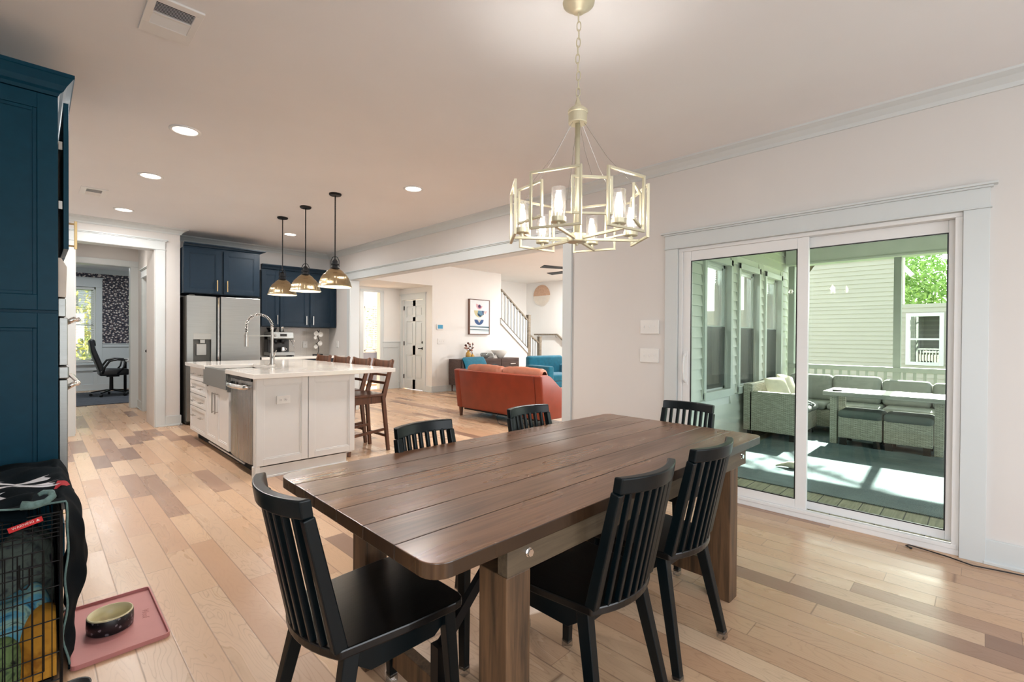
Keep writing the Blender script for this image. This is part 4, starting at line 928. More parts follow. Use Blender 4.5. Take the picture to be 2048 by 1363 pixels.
# --- wall cabinets
def crownm(c, x0, x1, yf, yb, z, ends=(1, 1), h=.09, out=.07):
    pr = [(0, z), (0, z+.012), (-.02, z+.02), (-.035, z+.045), (-out+.01, z+h-.02), (-out, z+h-.015), (-out, z+h), (.03, z+h), (.03, z)]
    q = [(-a, b) for a, b in pr]
    path = [(x0, yb)]*0+([(x0, yb), (x0, yf)] if ends[0] else [(x0, yf)])+[(x1, yf)]+([(x1, yb)] if ends[1] else [])
    if ends[0]: pass
    moulding(c, path, q)
def wallcab(name, x0, x1, yf, yb, z0, z1, doors, label, hz, crown_ends, mt=NAVY, pm=BPULL, ch=.09):
    e = empty(name, ((x0+x1)/2, (yf+yb)/2, z0), label, 'cabinet')
    B(x0, x1, yf, yb, z0, z1).build('carcase', mt, e, bev=.002)
    c = MB(); crownm(c, x0, x1, yf, yb, z1, crown_ends, ch); c.build('crown', mt, e)
    for a, b, hx in doors:
        o = shaker(MB(), 1, yf-.02, -1, a, b, z0+.012, z1-.012, .062).build('door', mt, e, bev=.0015)
        pull((hx, yf-.02, hz[0]), (hx, yf-.02, hz[1]), (0, -1, 0), pm, o, .006)
    return e
wallcab('wall_cabinet', 1.47, 2.455, 7.92, 8.50, 1.855, 2.50, [(1.475, 1.925, 1.875), (1.965, 2.43, 2.005)], 'navy two door cabinet over the refrigerator', (1.90, 2.06), (0, 1), ch=.06)
wallcab('wall_cabinet', 2.56, 2.835, 8.19, YB, 1.41, 2.32, [(2.565, 2.83, 2.795)], 'navy single door wall cabinet right of the refrigerator', (1.45, 1.60), (0, 0), pm=NICKEL)
wallcab('wall_cabinet', 2.84, 3.80, 8.19, YB, 1.41, 2.32, [(2.845, 3.305, 3.262), (3.335, 3.75, 3.378)], 'navy two door wall cabinet over the chevron backsplash', (1.45, 1.60), (0, 0), pm=NICKEL)
e = empty('base_cabinet', (3.1, 8.2, 0), 'navy base cabinets under the back worktop', 'cabinet')
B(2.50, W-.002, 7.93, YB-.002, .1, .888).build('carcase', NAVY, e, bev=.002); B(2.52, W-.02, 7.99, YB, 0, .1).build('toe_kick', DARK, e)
for a, b in ((2.51, 2.93), (2.94, 3.36), (3.37, 3.79)):
    o = shaker(MB(), 1, 7.91, -1, a, b, .12, .70, .06).build('door', NAVY, e, bev=.0015); pull((b-.05, 7.91, .52), (b-.05, 7.91, .66), (0, -1, 0), BPULL, o)
    o = shaker(MB(), 1, 7.91, -1, a, b, .71, .87, .04).build('drawer', NAVY, e, bev=.0015); pull(((a+b)/2-.07, 7.91, .79), ((a+b)/2+.07, 7.91, .79), (0, -1, 0), BPULL, o)
tag(B(2.475, W-.001, 7.885, YB-.013, .888, .928).build('back_worktop', QUARTZ, bev=.003), 'white quartz worktop along the back wall under the coffee machine', 'countertop')
# --- espresso machine
em = empty('espresso_machine', (2.86, 8.2, .928), 'stainless espresso machine on the back worktop', 'coffee machine')
x0, x1 = 2.66, 2.99
c = MB(); c.box(x0, x1, 8.18, 8.36, .94, 1.30); c.build('body', BLKPL, em, bev=.01)
c = MB(); c.box(x0-.005, x1+.04, 8.04, 8.36, .945, 1.0); c.build('drip_tray', STEEL, em, bev=.006)
c = MB(); c.prism([(8.06, 1.20), (8.03, 1.22), (8.05, 1.325), (8.34, 1.325), (8.34, 1.20)], 0, x0, x1+.02); c.build('top_housing', STEEL, em, bev=.006)
B(x0+.14, x0+.24, 8.028, 8.045, 1.255, 1.295).build('display', SMOKE, em, bev=.002)
for i in range(4): MB().cyl((x0+.12+.035*i, 8.03, 1.235), (x0+.12+.035*i, 8.042, 1.235), .006).build('button', NICKEL, em)
MB().cyl((x0+.07, 8.02, 1.27), (x0+.07, 8.045, 1.27), .018).build('gauge', NICKEL, em)
c = MB(); c.lathe([(0, 0), (.05, 0), (.075, .05), (.078, .07), (0, .072)], (x0+.07, 8.22, 1.325), 18); c.build('bean_hopper', SMOKE, em, smooth=True)
for xx in (x0+.09, x0+.2):
    c = MB(); c.cyl((xx, 8.12, 1.20), (xx, 8.12, 1.15), .033); c.bar((xx, 8.1, 1.155), (xx-.02, 7.99, 1.14), .026, .024); c.build('portafilter', BLKMET, em, bev=.003)
c = MB(); c.tube([(x1-.01, 8.10, 1.20), (x1+.0, 8.06, 1.16), (x1+.03, 8.02, 1.05)], .005, 6); c.cyl((x1, 8.03, 1.185), (x1+.03, 8.02, 1.18), .016); c.build('steam_wand', CHROME, em, smooth=True)
for xx in (x0+.03, x1): B(xx, xx+.03, 8.06, 8.3, .928, .945).build('foot', BLKPL, em)
c = MB(); c.lathe([(0, 0), (.034, 0), (.036, .03), (.03, .075), (.031, .08)], (x0+.2, 8.1, 1.0), 18); c.tube([(x0+.236, 8.1, 1.07), (x0+.262, 8.1, 1.05), (x0+.238, 8.1, 1.02)], .004, 6)
tag(c.build('milk_jug', CHROME, smooth=True, solid=.002), 'chrome milk jug on the drip tray of the espresso machine', 'jug')
c = MB(); c.lathe([(0, 0), (.036, 0), (.038, .1), (.036, .11)], (x0+.235, 8.25, 1.325), 18)
tag(c.build('steel_canister', CHROME, smooth=True), 'tall chrome canister on top of the espresso machine', 'canister')
# --- orchid sculpture
oc = empty('flower_sculpture', (3.51, 8.28, .928), 'dark metal stem sculpture with round pale discs on the back worktop', 'sculpture')
B(3.43, 3.59, 8.25, 8.31, .928, .948).build('base', BLKMET, oc, bev=.003)
c = MB(); c.tube([(3.51, 8.28, .945), (3.525, 8.28, 1.02), (3.515, 8.28, 1.08), (3.49, 8.28, 1.13), (3.53, 8.28, 1.18), (3.51, 8.28, 1.26), (3.52, 8.28, 1.33), (3.54, 8.28, 1.37)], .005, 6); c.tube([(3.52, 8.28, 1.33), (3.50, 8.28, 1.37)], .005, 6); c.tube([(3.53, 8.28, 1.18), (3.55, 8.28, 1.20)], .004, 6); c.tube([(3.49, 8.28, 1.13), (3.475, 8.28, 1.14)], .004, 6)
c.build('stem', BLKMET, oc, smooth=True)
for x, z, r in ((3.555, 1.29, .045), (3.475, 1.305, .042), (3.46, 1.235, .03), (3.545, 1.135, .042), (3.47, 1.075, .036)):
    c = MB(); c.lathe([(0, 0), (r*.7, .004), (r, .012), (r*.98, .015), (r*.65, .008), (0, .004)], (0, 0, 0), 20); c.xf(Matrix.Translation((x, 8.275, z)) @ Matrix.Rotation(PI/2, 4, 'X')); c.build('disc_flower', WHITEC, oc, smooth=True)
# --- pendants
def pendant(x, y):
    e = empty('pendant_light', (x, y, HC), '', 'pendant light', 'brass pendants over the island')
    c = MB(); c.lathe([(0, 0), (.062, 0), (.062, -.012), (.055, -.02), (0, -.022)], (x, y, HC), 20); c.build('canopy', BLKMET, e, smooth=False)
    MB().cyl((x, y, HC-.02), (x, y, 2.03), .0065, seg=8).build('rod', BLKMET, e)
    c = MB(); c.tube([(x-.042*Rv.x, y-.042*Rv.y, 1.985), (x-.042*Rv.x, y-.042*Rv.y, 2.05), (x-.025*Rv.x, y-.025*Rv.y, 2.085), (x, y, 2.096), (x+.025*Rv.x, y+.025*Rv.y, 2.085), (x+.042*Rv.x, y+.042*Rv.y, 2.05), (x+.042*Rv.x, y+.042*Rv.y, 1.985)], .004, 6)
    c.lathe([(.012, 2.065), (.028, 2.045), (.028, 2.02), (.04, 2.016), (.04, 2.004), (.028, 2.0), (.028, 1.982), (.046, 1.976), (.046, 1.966), (0, 1.966)], (x, y, 0), 16)
    c.build('socket_cap', BLKMET, e)
    pr = [(.042, 1.966), (.056, 1.958), (.074, 1.945), (.088, 1.930), (.093, 1.921), (.102, 1.916), (.122, 1.896), (.140, 1.866), (.153, 1.830), (.161, 1.798), (.168, 1.779)]
    c = MB(); m_ = len(pr)-1
    def sh(u, v):
        a = u*2*PI; i = min(int(v*m_), m_-1); f_ = v*m_-i; r = pr[i][0]+(pr[i+1][0]-pr[i][0])*f_; z = pr[i][1]+(pr[i+1][1]-pr[i][1])*f_
        r -= .0028*(abs(math.cos(a*8))**14)*min(1, max(0, (r-.08)/.03)); return (x+r*math.cos(a), y+r*math.sin(a), z)  # shallow flutes added to the smooth dome to draw bright streaks
    c.grid(sh, 192, m_*2); s_ = c.build('shade', BRASS, e, smooth=True)
    c = MB(); c.lathe([(a-.003, b-.003) for a, b in pr[1:]], (x, y, 0), 40); c.build('shade_lining', SHADEIN, s_, smooth=True)
    c = MB(); c.lathe([(.168, 1.776), (.172, 1.780), (.168, 1.784), (.164, 1.78), (.168, 1.776)], (x, y, 0), 40); c.build('rim', BRASS, s_, smooth=True)
    MB().ball((x, y, 1.875), .032, (1, 1, 1.25)).build('bulb', BULB, e, smooth=True)
    return e
PY = (4.806, 5.532, 6.246); p0 = pendant(2.215, PY[0])
p0['label'] = 'brass dome pendant nearest the dining table'
for y, lab in ((PY[1], 'middle of the three brass dome pendants over the island'), (PY[2], 'brass dome pendant farthest from the dining table')): dup(p0, (2.2, y, HC), 0, lab)
for y in PY: lamp('pendant_lamp', 'POINT', (2.21, y, 1.83), 7, (1, .9, .76), .03)
# --- downlights and vents
CL = [(.775, 4.115, 'round recessed downlight in the kitchen ceiling nearest the camera on the left'), (.77, 5.516, 'round recessed downlight, second in the left row'), (.755, 7.24, 'round recessed downlight near the hallway opening'), (2.68, 4.066, 'round recessed downlight right of the pendants'), (2.64, 7.192, 'round recessed downlight behind the pendants near the wall cabinets')]
for i, (x, y, lab) in enumerate(CL):
    if i == 0:
        e = empty('recessed_downlight', (x, y, HC), lab, 'ceiling light', 'recessed downlights in the kitchen ceiling')
        c = MB(); c.lathe([(.098, 0), (.098, -.006), (.09, -.010), (.078, -.008), (.074, -.003), (.074, 0)], (x, y, HC), 32); c.build('trim_ring', VINYL, e, smooth=True)
        c = MB(); c.lathe([(0, -.004), (.074, -.004), (.074, 0)], (x, y, HC), 32); c.build('lens', CANL, e)
        first = e
    else: dup(first, (x, y, HC), 0, lab)
    lamp('downlight_lamp', 'AREA', (x, y, HC-.012), 24, (1, .965, .925), .14, aim=(0, 0, -1)).data.shape = 'DISK'
def vent(x0, x1, y0, y1, label, alongx=True, n=16, hole=None):
    e = empty('ceiling_vent', ((x0+x1)/2, (y0+y1)/2, HC), label, 'vent', 'white ceiling vents')
    hx0, hx1, hy0, hy1 = hole
    c = MB(); z0, z1 = HC-.01, HC
    c.box(x0, x1, y0, hy0, z0, z1); c.box(x0, x1, hy1, y1, z0, z1); c.box(x0, hx0, hy0, hy1, z0, z1); c.box(hx1, x1, hy0, hy1, z0, z1)
    c.build('frame', VINYL, e, bev=.002)
    B(hx0, hx1, hy0, hy1, HC-.0015, HC-.0005).build('duct', DARK, e)
    c = MB(); ym = (hy0+hy1)/2
    for i in range(n):
        y = hy0+(hy1-hy0)*(i+.5)/n; s_ = 1 if y > ym else -1
        c.bar((hx0, y, HC-.006), (hx1, y, HC-.006), (hy1-hy0)/n*.75, .0012, (0, .75*s_, 1))
    c.box(hx0, hx1, ym-.006, ym+.006, HC-.01, HC-.003); c.build('louvres', VINYL, e); return e
vent(.355, .56, 2.56, 2.90, 'large white ceiling vent near the camera', hole=(.385, .53, 2.60, 2.80), n=18)
vent(.335, .545, 6.39, 6.74, 'small looking white ceiling vent near the hallway', hole=(.38, .50, 6.43, 6.70), n=14)
# --- tall cabinet and wall oven on the left
tc = empty('tall_cabinet', (-.24, 3.8, 0), 'tall blue pantry cabinet side with framed panels and crown', 'cabinet')
X0, X1 = -.56, .088; Y0 = 3.32
c = MB(); c.box(X0, X1, Y0+.02, Y0+.04, 0, 2.46); c.box(X0, X1, Y0+.86, Y0+.88, 0, 2.46); c.box(X0, X0+.02, Y0, Y0+.88, 0, 2.46); c.box(X0, X1, Y0+.04, Y0+.86, 2.44, 2.46); c.box(X0, X1, Y0+.04, Y0+.86, 1.66, 1.68); c.box(X0, X1, Y0+.04, Y0+.86, .30, .32)
c.build('carcase', TEALP, tc, bev=.002)
shaker(MB(), 1, Y0, -1, X0, X1, 1.385, 2.455, .075, rec=.012, bead=.016).build('side_panel', TEALP, tc, bev=.002)
shaker(MB(), 1, Y0, -1, X0, X1, .02, 1.37, .075, rec=.012, bead=.016).build('side_panel', TEALP, tc, bev=.002)
c = MB(); pr = [(0, 2.46), (-.008, 2.475), (-.02, 2.485), (-.032, 2.51), (-.055, 2.545), (-.06, 2.548), (-.06, 2.565), (.03, 2.565), (.03, 2.46)]
moulding(c, [(X0, Y0), (X1, Y0), (X1, Y0+.88)], [(-a, b) for a, b in pr]); c.build('crown', TEALP, tc)
o = MB(); shaker(o, 0, .128, 1, Y0+.01, Y0+.43, 1.70, 2.44, .06); o = o.build('door', TEALP, tc, bev=.0015); pull((.128, Y0+.06, 1.69+.02), (.128, Y0+.06, 1.855), (1, 0, 0), BPULL, o, .006, .028)
o = MB(); shaker(o, 0, .128, 1, Y0+.44, Y0+.87, 1.70, 2.44, .06); o = o.build('door', TEALP, tc, bev=.0015)
for z in (2.2, 1.9): B(.09, .104, Y0+.006, Y0+.014, z, z+.04).build('hinge', NICKEL, tc)
o = MB(); shaker(o, 0, .112, 1, Y0+.01, Y0+.87, .11, .30, .05); o = o.build('drawer', TEALP, tc, bev=.0015); pull((.112, Y0+.3, .22), (.112, Y0+.5, .22), (1, 0, 0), BPULL, o, .005, .025)
ov = empty('wall_oven', (-.2, 3.8, .32), 'stainless wall oven with microwave in the side of the blue cabinet', 'oven')
B(-.4, .085, Y0+.05, Y0+.85, .33, 1.65).build('body', DARK, ov)
c = MB(); c.prism([(.088, 1.455), (.118, 1.455), (.122, 1.61), (.10, 1.655), (.088, 1.655)], 1, Y0+.03, Y0+.86); c.build('trim_panel', mat('cream_trim', (222, 210, 198), .4), ov, bev=.002)
B(.088, .118, Y0+.04, Y0+.86, 1.355, 1.45).build('control_panel', STEEL, ov, bev=.003)
d_ = B(.092, .125, Y0+.04, Y0+.86, 1.105, 1.35).build('microwave_door', STEEL, ov, bev=.003)
d3 = B(.092, .125, Y0+.04, Y0+.86, .36, 1.03).build('oven_door', STEEL, ov, bev=.003); B(.088, .13, Y0+.035, Y0+.86, 1.035, 1.10).build('control_panel', STEEL, ov, bev=.006)
for z, par in ((1.325, d_), (.985, d3)):
    c = MB(); c.tube([(.12, Y0+.08, z), (.15, Y0+.08, z+.02), (.166, Y0+.1, z+.02), (.17, Y0+.2, z+.02), (.17, Y0+.7, z+.02), (.166, Y0+.8, z+.02), (.12, Y0+.82, z)], .013, 10)
    c.build('handle', CHROME, par, smooth=True)
# --- bar stools (facing -x); local: seat centre at origin on floor, facing +Y
def stool():
    e = empty('bar_stool', (0, 0, 0), '', 'bar stool', 'wooden bar stools at the island')
    c = MB()
    c.prism([(-.2, -.19), (.2, -.19), (.21, .0), (.205, .2), (-.205, .2), (-.21, 0)], 2, .605, .635); c.build('seat', WALNUT, e, w=False, bev=.008)
    c = MB(); c.box(-.18, .18, -.175, -.15, .53, .605); c.box(-.18, .18, .145, .17, .53, .605); c.box(-.185, -.165, -.16, .16, .53, .605); c.box(.165, .185, -.16, .16, .53, .605); c.build('apron', WALNUT, e, w=False, bev=.003)
    for s in (-1, 1):
        c = MB(); c.bar((s*.17, .16, .605), (s*.2, .235, 0), .038, .038, (0, 1, 0), .03, .03); c.build('leg', WALNUT, e, w=False, bev=.003)
        c = MB(); c.bar((s*.185, -.17, .60), (s*.205, -.225, 0), .036, .042, (0, 1, 0), .034, .034); c.build('leg', WALNUT, e, w=False, bev=.003)
        c = MB(); c.bar((s*.185, -.17, .58), (s*.19, -.285, 1.0), .034, .05, (0, 1, 0), .034, .03); c.build('back_post', WALNUT, e, w=False, bev=.003)
        c = MB(); c.bar((s*.192, -.21, .24), (s*.195, .215, .20), .02, .03); c.build('stretcher', WALNUT, e, w=False, bev=.002)
    def arc(z0, z1, y, t, sag=.02, crest=0):
        c = MB(); n = 28
        vs = []; fs = []
        for i in range(n+1):
            u = i/n*2-1; x = u*.205; yy = y-sag*(1-u*u); zt = z1+crest*(abs(u)**3-.5)
            vs += [(x, yy, z0), (x, yy, zt), (x, yy+t, zt), (x, yy+t, z0)]
        for i in range(n):
            a = i*4
            for k in range(4): fs.append((a+k, a+(k+1) % 4, a+4+(k+1) % 4, a+4+k))
        fs += [(0, 3, 2, 1), (n*4, n*4+1, n*4+2, n*4+3)]; c.add(vs, fs); return c
    arc(.885, 1.0, -.288, .022, .02, .02).build('top_rail', WALNUT, e, w=False, bev=.003)
    arc(.815, .84, -.250, .018).build('back_slat', WALNUT, e, w=False, bev=.002)
    arc(.725, .755, -.225, .018).build('back_slat', WALNUT, e, w=False, bev=.002)
    c = MB(); c.bar((-.195, .215, .20), (.195, .215, .20), .022, .035); c.build('stretcher', WALNUT, e, w=False, bev=.002)
    c = MB(); c.bar((-.195, -.21, .16), (.195, -.21, .16), .02, .028); c.build('stretcher', WALNUT, e, w=False, bev=.002)
    return e
SL = ['brown wooden bar stool at the near end of the island', 'brown wooden bar stool, second from the near end of the island', 'brown wooden bar stool, third from the near end of the island', 'brown wooden bar stool farthest from the dining table at the island']
s0 = stool()
for i, y in enumerate((4.905, 5.425, 5.97, 6.52)):
    if i == 0: s0.location = (2.56, y, 0); s0.rotation_euler = (0, 0, PI/2); s0['label'] = SL[0]
    else: dup(s0, (2.56+.005*i, y, 0), PI/2, SL[i])
# ================================================================ LIVING ROOM
sf = empty('leather_sofa', (5.1, 5.1, 0), 'orange leather sofa seen from behind with tapered wooden legs', 'sofa')
bx, y0, y1 = 4.75, 4.17, 6.03
# back shell: slightly leaning slab between two curved arms
c = MB(); c.prism([(bx+.07, .14), (bx, .745), (bx+.17, .74), (bx+.26, .14)], 1, y0+.14, y1-.13); c.build('back', LEATH, sf, bev=.015, seg=3, smooth=True)
for (a, b) in ((y0, y0+.135), (y1-.125, y1)):
    pr = [(bx+.075, .14), (bx, .745), (bx+.05, .755), (bx+.16, .75), (bx+.22, .725), (bx+.30, .665), (bx+.40, .585), (bx+.50, .535), (bx+.62, .51), (bx+.92, .50), (bx+.90, .14)]
    MB().prism(pr, 1, a, b).build('arm', LEATH, sf, bev=.018, seg=3, smooth=True)
c = MB(); c.box(bx+.20, bx+.88, y0+.13, y1-.12, .14, .32); c.build('seat_base', LEATH, sf, bev=.01)
ym = (y0+y1)/2+.005
for (a, b) in ((y0+.14, ym-.01), (ym+.01, y1-.13)):
    c = MB(); c.box(bx+.22, bx+.92, a, b, .32, .45); c.build('seat_cushion', LEATHC, sf, bev=.04, seg=4, smooth=True)
    def bc(u, v, a=a, b=b):
        t = v*2*PI; y = a+(b-a)*u; s_ = (1-abs(u*2-1)**8)**.4
        wr = .0016*math.sin(u*29+v*26)*s_+.005*math.sin(u*7-v*9)+.0012*math.sin(u*47+v*33+3*math.sin(u*9))*s_
        cx, cz = bx+.24, .62; rx, rz = .105*(.55+.45*s_), .215*(.8+.2*s_)
        return (cx+(rx+wr)*math.copysign(abs(math.cos(t))**.7, math.cos(t)), y, cz+(rz+wr)*math.copysign(abs(math.sin(t))**.6, math.sin(t)))
    MB().grid(bc, 46, 28).build('back_cushion', LEATHC, sf, smooth=True)
for x, y in ((bx+.12, y1-.05), (bx+.12, y0+.05), (bx+.84, y1-.05), (bx+.84, y0+.05)):
    MB().cyl((x, y, .14), (x, y, 0), .036, .024, seg=14).build('leg', WALNUT, sf, smooth=False)
MB().box(bx+.10, bx+.85, y0+.15, y1-.15, .115, .14).build('underside', DARK, sf)
c = MB(); c.tube([(4.84, 5.10, .13), (4.80, 5.07, .06), (4.76, 4.98, .012), (4.74, 4.8, .006), (4.78, 4.55, .006)], .004, 6)
tag(c.build('power_cord', BLKPL, smooth=True), 'thin dark cord hanging under the orange sofa to the floor', 'cord')
def armchair(loc, rz, label):
    """local: facing +Y"""
    e = empty('armchair', loc, label, 'armchair', 'teal velvet armchairs', rz)
    c = MB()
    def bk(u, v):
        t = v*2*PI; x = (u*2-1)*.34; s_ = (1-abs(u*2-1)**6)**.5
        return (x, -.36-.10*math.sin(v*2*PI)*.9+.055*math.cos(t)*(.4+.6*s_), .60+(.24*(.86+.14*s_))*math.copysign(abs(math.sin(t))**.7, math.sin(t)))
    c.grid(bk, 24, 24); c.build('backrest', TEAL, e, w=False, smooth=True)
    B(-.30, .30, -.32, .36, .30, .45).build('seat_cushion', TEAL, e, w=False, bev=.04, seg=4, smooth=True)
    B(-.33, .33, -.34, .34, .20, .31).build('seat_base', TEAL, e, w=False, bev=.02)
    for s in (-1, 1): MB().prism([(-.38, .22), (-.40, .60), (.28, .60), (.36, .57), (.34, .22)], 0, s*.30, s*.40).build('arm', TEAL, e, w=False, bev=.03, seg=4, smooth=True)
    for s in (-1, 1):
        for yy in (-.3, .3): MB().cyl((s*.3, yy, .2), (s*.33, yy*1.1, 0), .02, .012).build('leg', WALNUT, e, w=False)
    return e
armchair((6.72, 7.35, 0), math.radians(186), 'teal velvet armchair with channelled back behind the orange sofa')
c = None
def big(loc, rz, label):
    e = empty('armchair', loc, label, 'armchair', 'teal velvet armchairs', rz)
    B(-.52, .52, -.44, -.26, .25, .84).build('backrest', TEAL, e, w=False, bev=.06, seg=4, smooth=True)
    B(-.40, .40, -.28, .40, .30, .45).build('seat_cushion', TEAL, e, w=False, bev=.04, seg=4, smooth=True)
    B(-.50, .50, -.42, .40, .16, .30).build('seat_base', TEAL, e, w=False, bev=.02)
    for s in (-1, 1): B(s*.40, s*.55, -.40, .44, .2, .64).build('arm', TEAL, e, w=False, bev=.04, seg=4, smooth=True)
    for s in (-1, 1):
        for yy in (-.35, .35): MB().cyl((s*.42, yy, .17), (s*.44, yy*1.05, 0), .022, .014).build('leg', WALNUT, e, w=False)
    return e
big((8.42, 6.98, 0), math.radians(172), 'wide teal velvet armchair near the stair newel post')
# console + objects
cs = empty('console_cabinet', (7.72, 8.55, 0), 'dark walnut console cabinet under the framed print', 'cabinet')
B(6.79, 8.68, 8.36, 8.80, .16, .75).build('body', CONSW, cs, bev=.003)
for i in range(3):
    a = 6.81+.62*i; o = B(a, a+.605, 8.345, 8.36, .18, .73).build('door', CONSW, cs, bev=.002)
    B(a+.30, a+.48, 8.33, 8.345, .60, .615).build('handle', CHROME, o)
for x in (6.86, 8.6):
    for y in (8.4, 8.76): MB().cyl((x, y, .16), (x, y, 0), .02, .014).build('leg', WALNUT, cs)
def vase(x, y, z, r, h, label, g='amber vases on the console'):
    c = MB(); c.lathe([(0, 0), (r, 0), (r*1.02, h*.5), (r*.85, h*.72), (r*.4, h*.85), (r*.36, h), (r*.30, h), (r*.3, h*.85), (0, h*.6)], (x, y, z), 20)
    return tag(c.build('vase', GOLDG, smooth=True), label, 'vase', g)
vase(7.21, 8.60, .75, .065, .20, 'taller amber glass vase on the left of the console')
vase(7.35, 8.62, .75, .05, .12, 'shorter amber glass vase beside the taller one')
rnd = random.Random(5); e = empty('dried_flowers', (7.25, 8.6, .93), 'dried dark and pink flowers standing in the amber vases', 'flowers')
k1 = MB(); k2 = MB(); k3 = MB()
for i in range(16):
    x = 7.22+rnd.uniform(-.1, .15); y = 8.60+rnd.uniform(-.06, .06); z = rnd.uniform(.95, 1.12); k3.tube([(7.21 if i % 2 else 7.35, 8.61, .93 if i % 2 else .865), ((7.25+x)/2, y, .98 if i % 2 else .94), (x, y, z)], .0025, 5)
    (k1 if i % 2 else k2).ball((x, y, z), rnd.uniform(.016, .03), (1, 1, .8), 8, 6)
k1.build('dark_bloom', DRIED, e); k2.build('pink_bloom', DRIEDP, e); k3.build('stem', DRIED, e)
c = MB(); c.lathe([(0, .004), (.05, 0), (.11, .05), (.125, .10), (.10, .135), (.095, .135), (.12, .10), (.105, .052), (.05, .008), (0, .01)], (7.72, 8.58, .75), 24)
tag(c.build('glass_bowl', glass('bowl_glass', (.72, .74, .74), .15, .6), smooth=True), 'round clear glass bowl in the middle of the console', 'bowl')
c = MB(); c.lathe([(0, 0), (.07, 0), (.09, .01), (.22, .185), (.212, .19), (.085, .02), (0, .012)], (8.2, 8.57, .75), 28)
tag(c.build('white_bowl', WHITEC, smooth=True), 'tall flared pale grey bowl on the right of the console', 'bowl')
c = MB(); c.lathe([(.0, 0), (.06, 0), (0, .10)], (7.98, 8.48, .75), 4); tag(c.build('pyramid_ornament', WHITEC), 'small white pyramid ornament before the flared bowl', 'ornament')
# framed print
x0, x1, z0, z1 = 7.40, 8.06, 1.325, 2.185; yf = 8.79
a = empty('framed_print', ((x0+x1)/2, 8.83, z0), 'framed abstract print of three stacked colourful bowls', 'picture')
c = MB(); t = .018
for q in ((x0, x0+t, z0, z1), (x1-t, x1, z0, z1), (x0, x1, z0, z0+t), (x0, x1, z1-t, z1)): c.box(q[0], q[1], 8.79, 8.848, q[2], q[3])
c.build('frame', wood('brown_frame', (96, 66, 54), (124, 92, 78), 2, 1, .5), a, bev=.001)
cv = B(x0+t, x1-t, 8.80, 8.845, z0+t, z1-t).build('canvas', mat('pale_canvas', (222, 228, 232), .8, var=.03, vs=9), a)
def shape(poly, rgb, yy, nm='painted_shape'):
    px = lambda u: x0+t+(x1-x0-2*t)*u; pz = lambda v: z0+t+(z1-z0-2*t)*v
    MB().prism([(px(u), pz(v)) for u, v in poly], 1, yy, 8.80).build(nm, mat('print_ink', rgb, .8, var=.1, vs=30), cv)
def crescent(cx, cz, rx, rz, a0, a1, n=14): return [(cx+rx*math.cos(math.radians(a0+(a1-a0)*k/n)), cz+rz*math.sin(math.radians(a0+(a1-a0)*k/n))) for k in range(n+1)]
shape(crescent(.48, .86, .17, .13, 165, 345), (206, 168, 176), 8.7985); shape(crescent(.49, .83, .09, .07, 160, 350), (120, 72, 104), 8.797); shape(crescent(.5, .83, .04, .04, 0, 340), (52, 50, 84), 8.7955)
shape(crescent(.48, .69, .27, .2, 180, 360), (196, 190, 150), 8.7985); shape([(.42, .69), (.74, .69), (.70, .60), (.6, .53), (.5, .5), (.38, .56)], (96, 134, 160), 8.797); shape([(.62, .69), (.68, .69), (.72, .57), (.68, .57)], (60, 52, 100), 8.7955); shape([(.38, .62), (.56, .55), (.56, .50), (.42, .54)], (30, 58, 80), 8.7955); shape([(.75, .68), (.9, .68), (.78, .58)], (226, 176, 180), 8.797)
shape(crescent(.47, .42, .24, .155, 180, 360), (64, 92, 136), 8.7985); shape([(.38, .42), (.58, .42), (.48, .33)], (196, 196, 190), 8.797)
for zz, h_, rgb in ((.195, .022, (60, 92, 104)), (.225, .010, (120, 150, 170)), (.12, .016, (52, 88, 96)), (.085, .008, (150, 180, 184))): shape([(0, zz), (1, zz-.015), (1, zz+h_-.01), (0, zz+h_)], rgb, 8.7975)
# thermostat
e = empty('thermostat', (6.56, 8.845, 1.49), 'white thermostat with blue screen on the living room wall', 'thermostat')
B(6.465, 6.655, 8.825, 8.848, 1.425, 1.555).build('case', PLATE, e, bev=.006); B(6.49, 6.63, 8.822, 8.827, 1.45, 1.535).build('screen', emit('thermostat_screen', (50, 130, 165), .25), e)
# macrame hanging on the stairwell wall
X = 10.625; e = empty('wall_hanging', (X, 9.32, 2.2), 'round wall hanging, tan half disc with cream fringe, on the stairwell wall', 'wall hanging')
c = MB(); c.prism([(9.32+.32*math.cos(PI*k/24), 2.50+.32*math.sin(PI*k/24)) for k in range(25)], 0, X-.01, X+.01); c.build('half_disc', mat('woven_tan', (196, 162, 138), .9, var=.12, vs=30), e)
c = MB()
for k in range(36):
    y = 9.01+.62*k/35; h = .32*math.sqrt(max(.02, 1-((y-9.32)/.33)**2)); c.box(X-.008, X-.0, y-.007, y+.007, 2.50-h*(.9+.1*math.sin(k*3)), 2.50)
c.build('fringe', mat('cream_yarn', (226, 218, 206), .95), e)
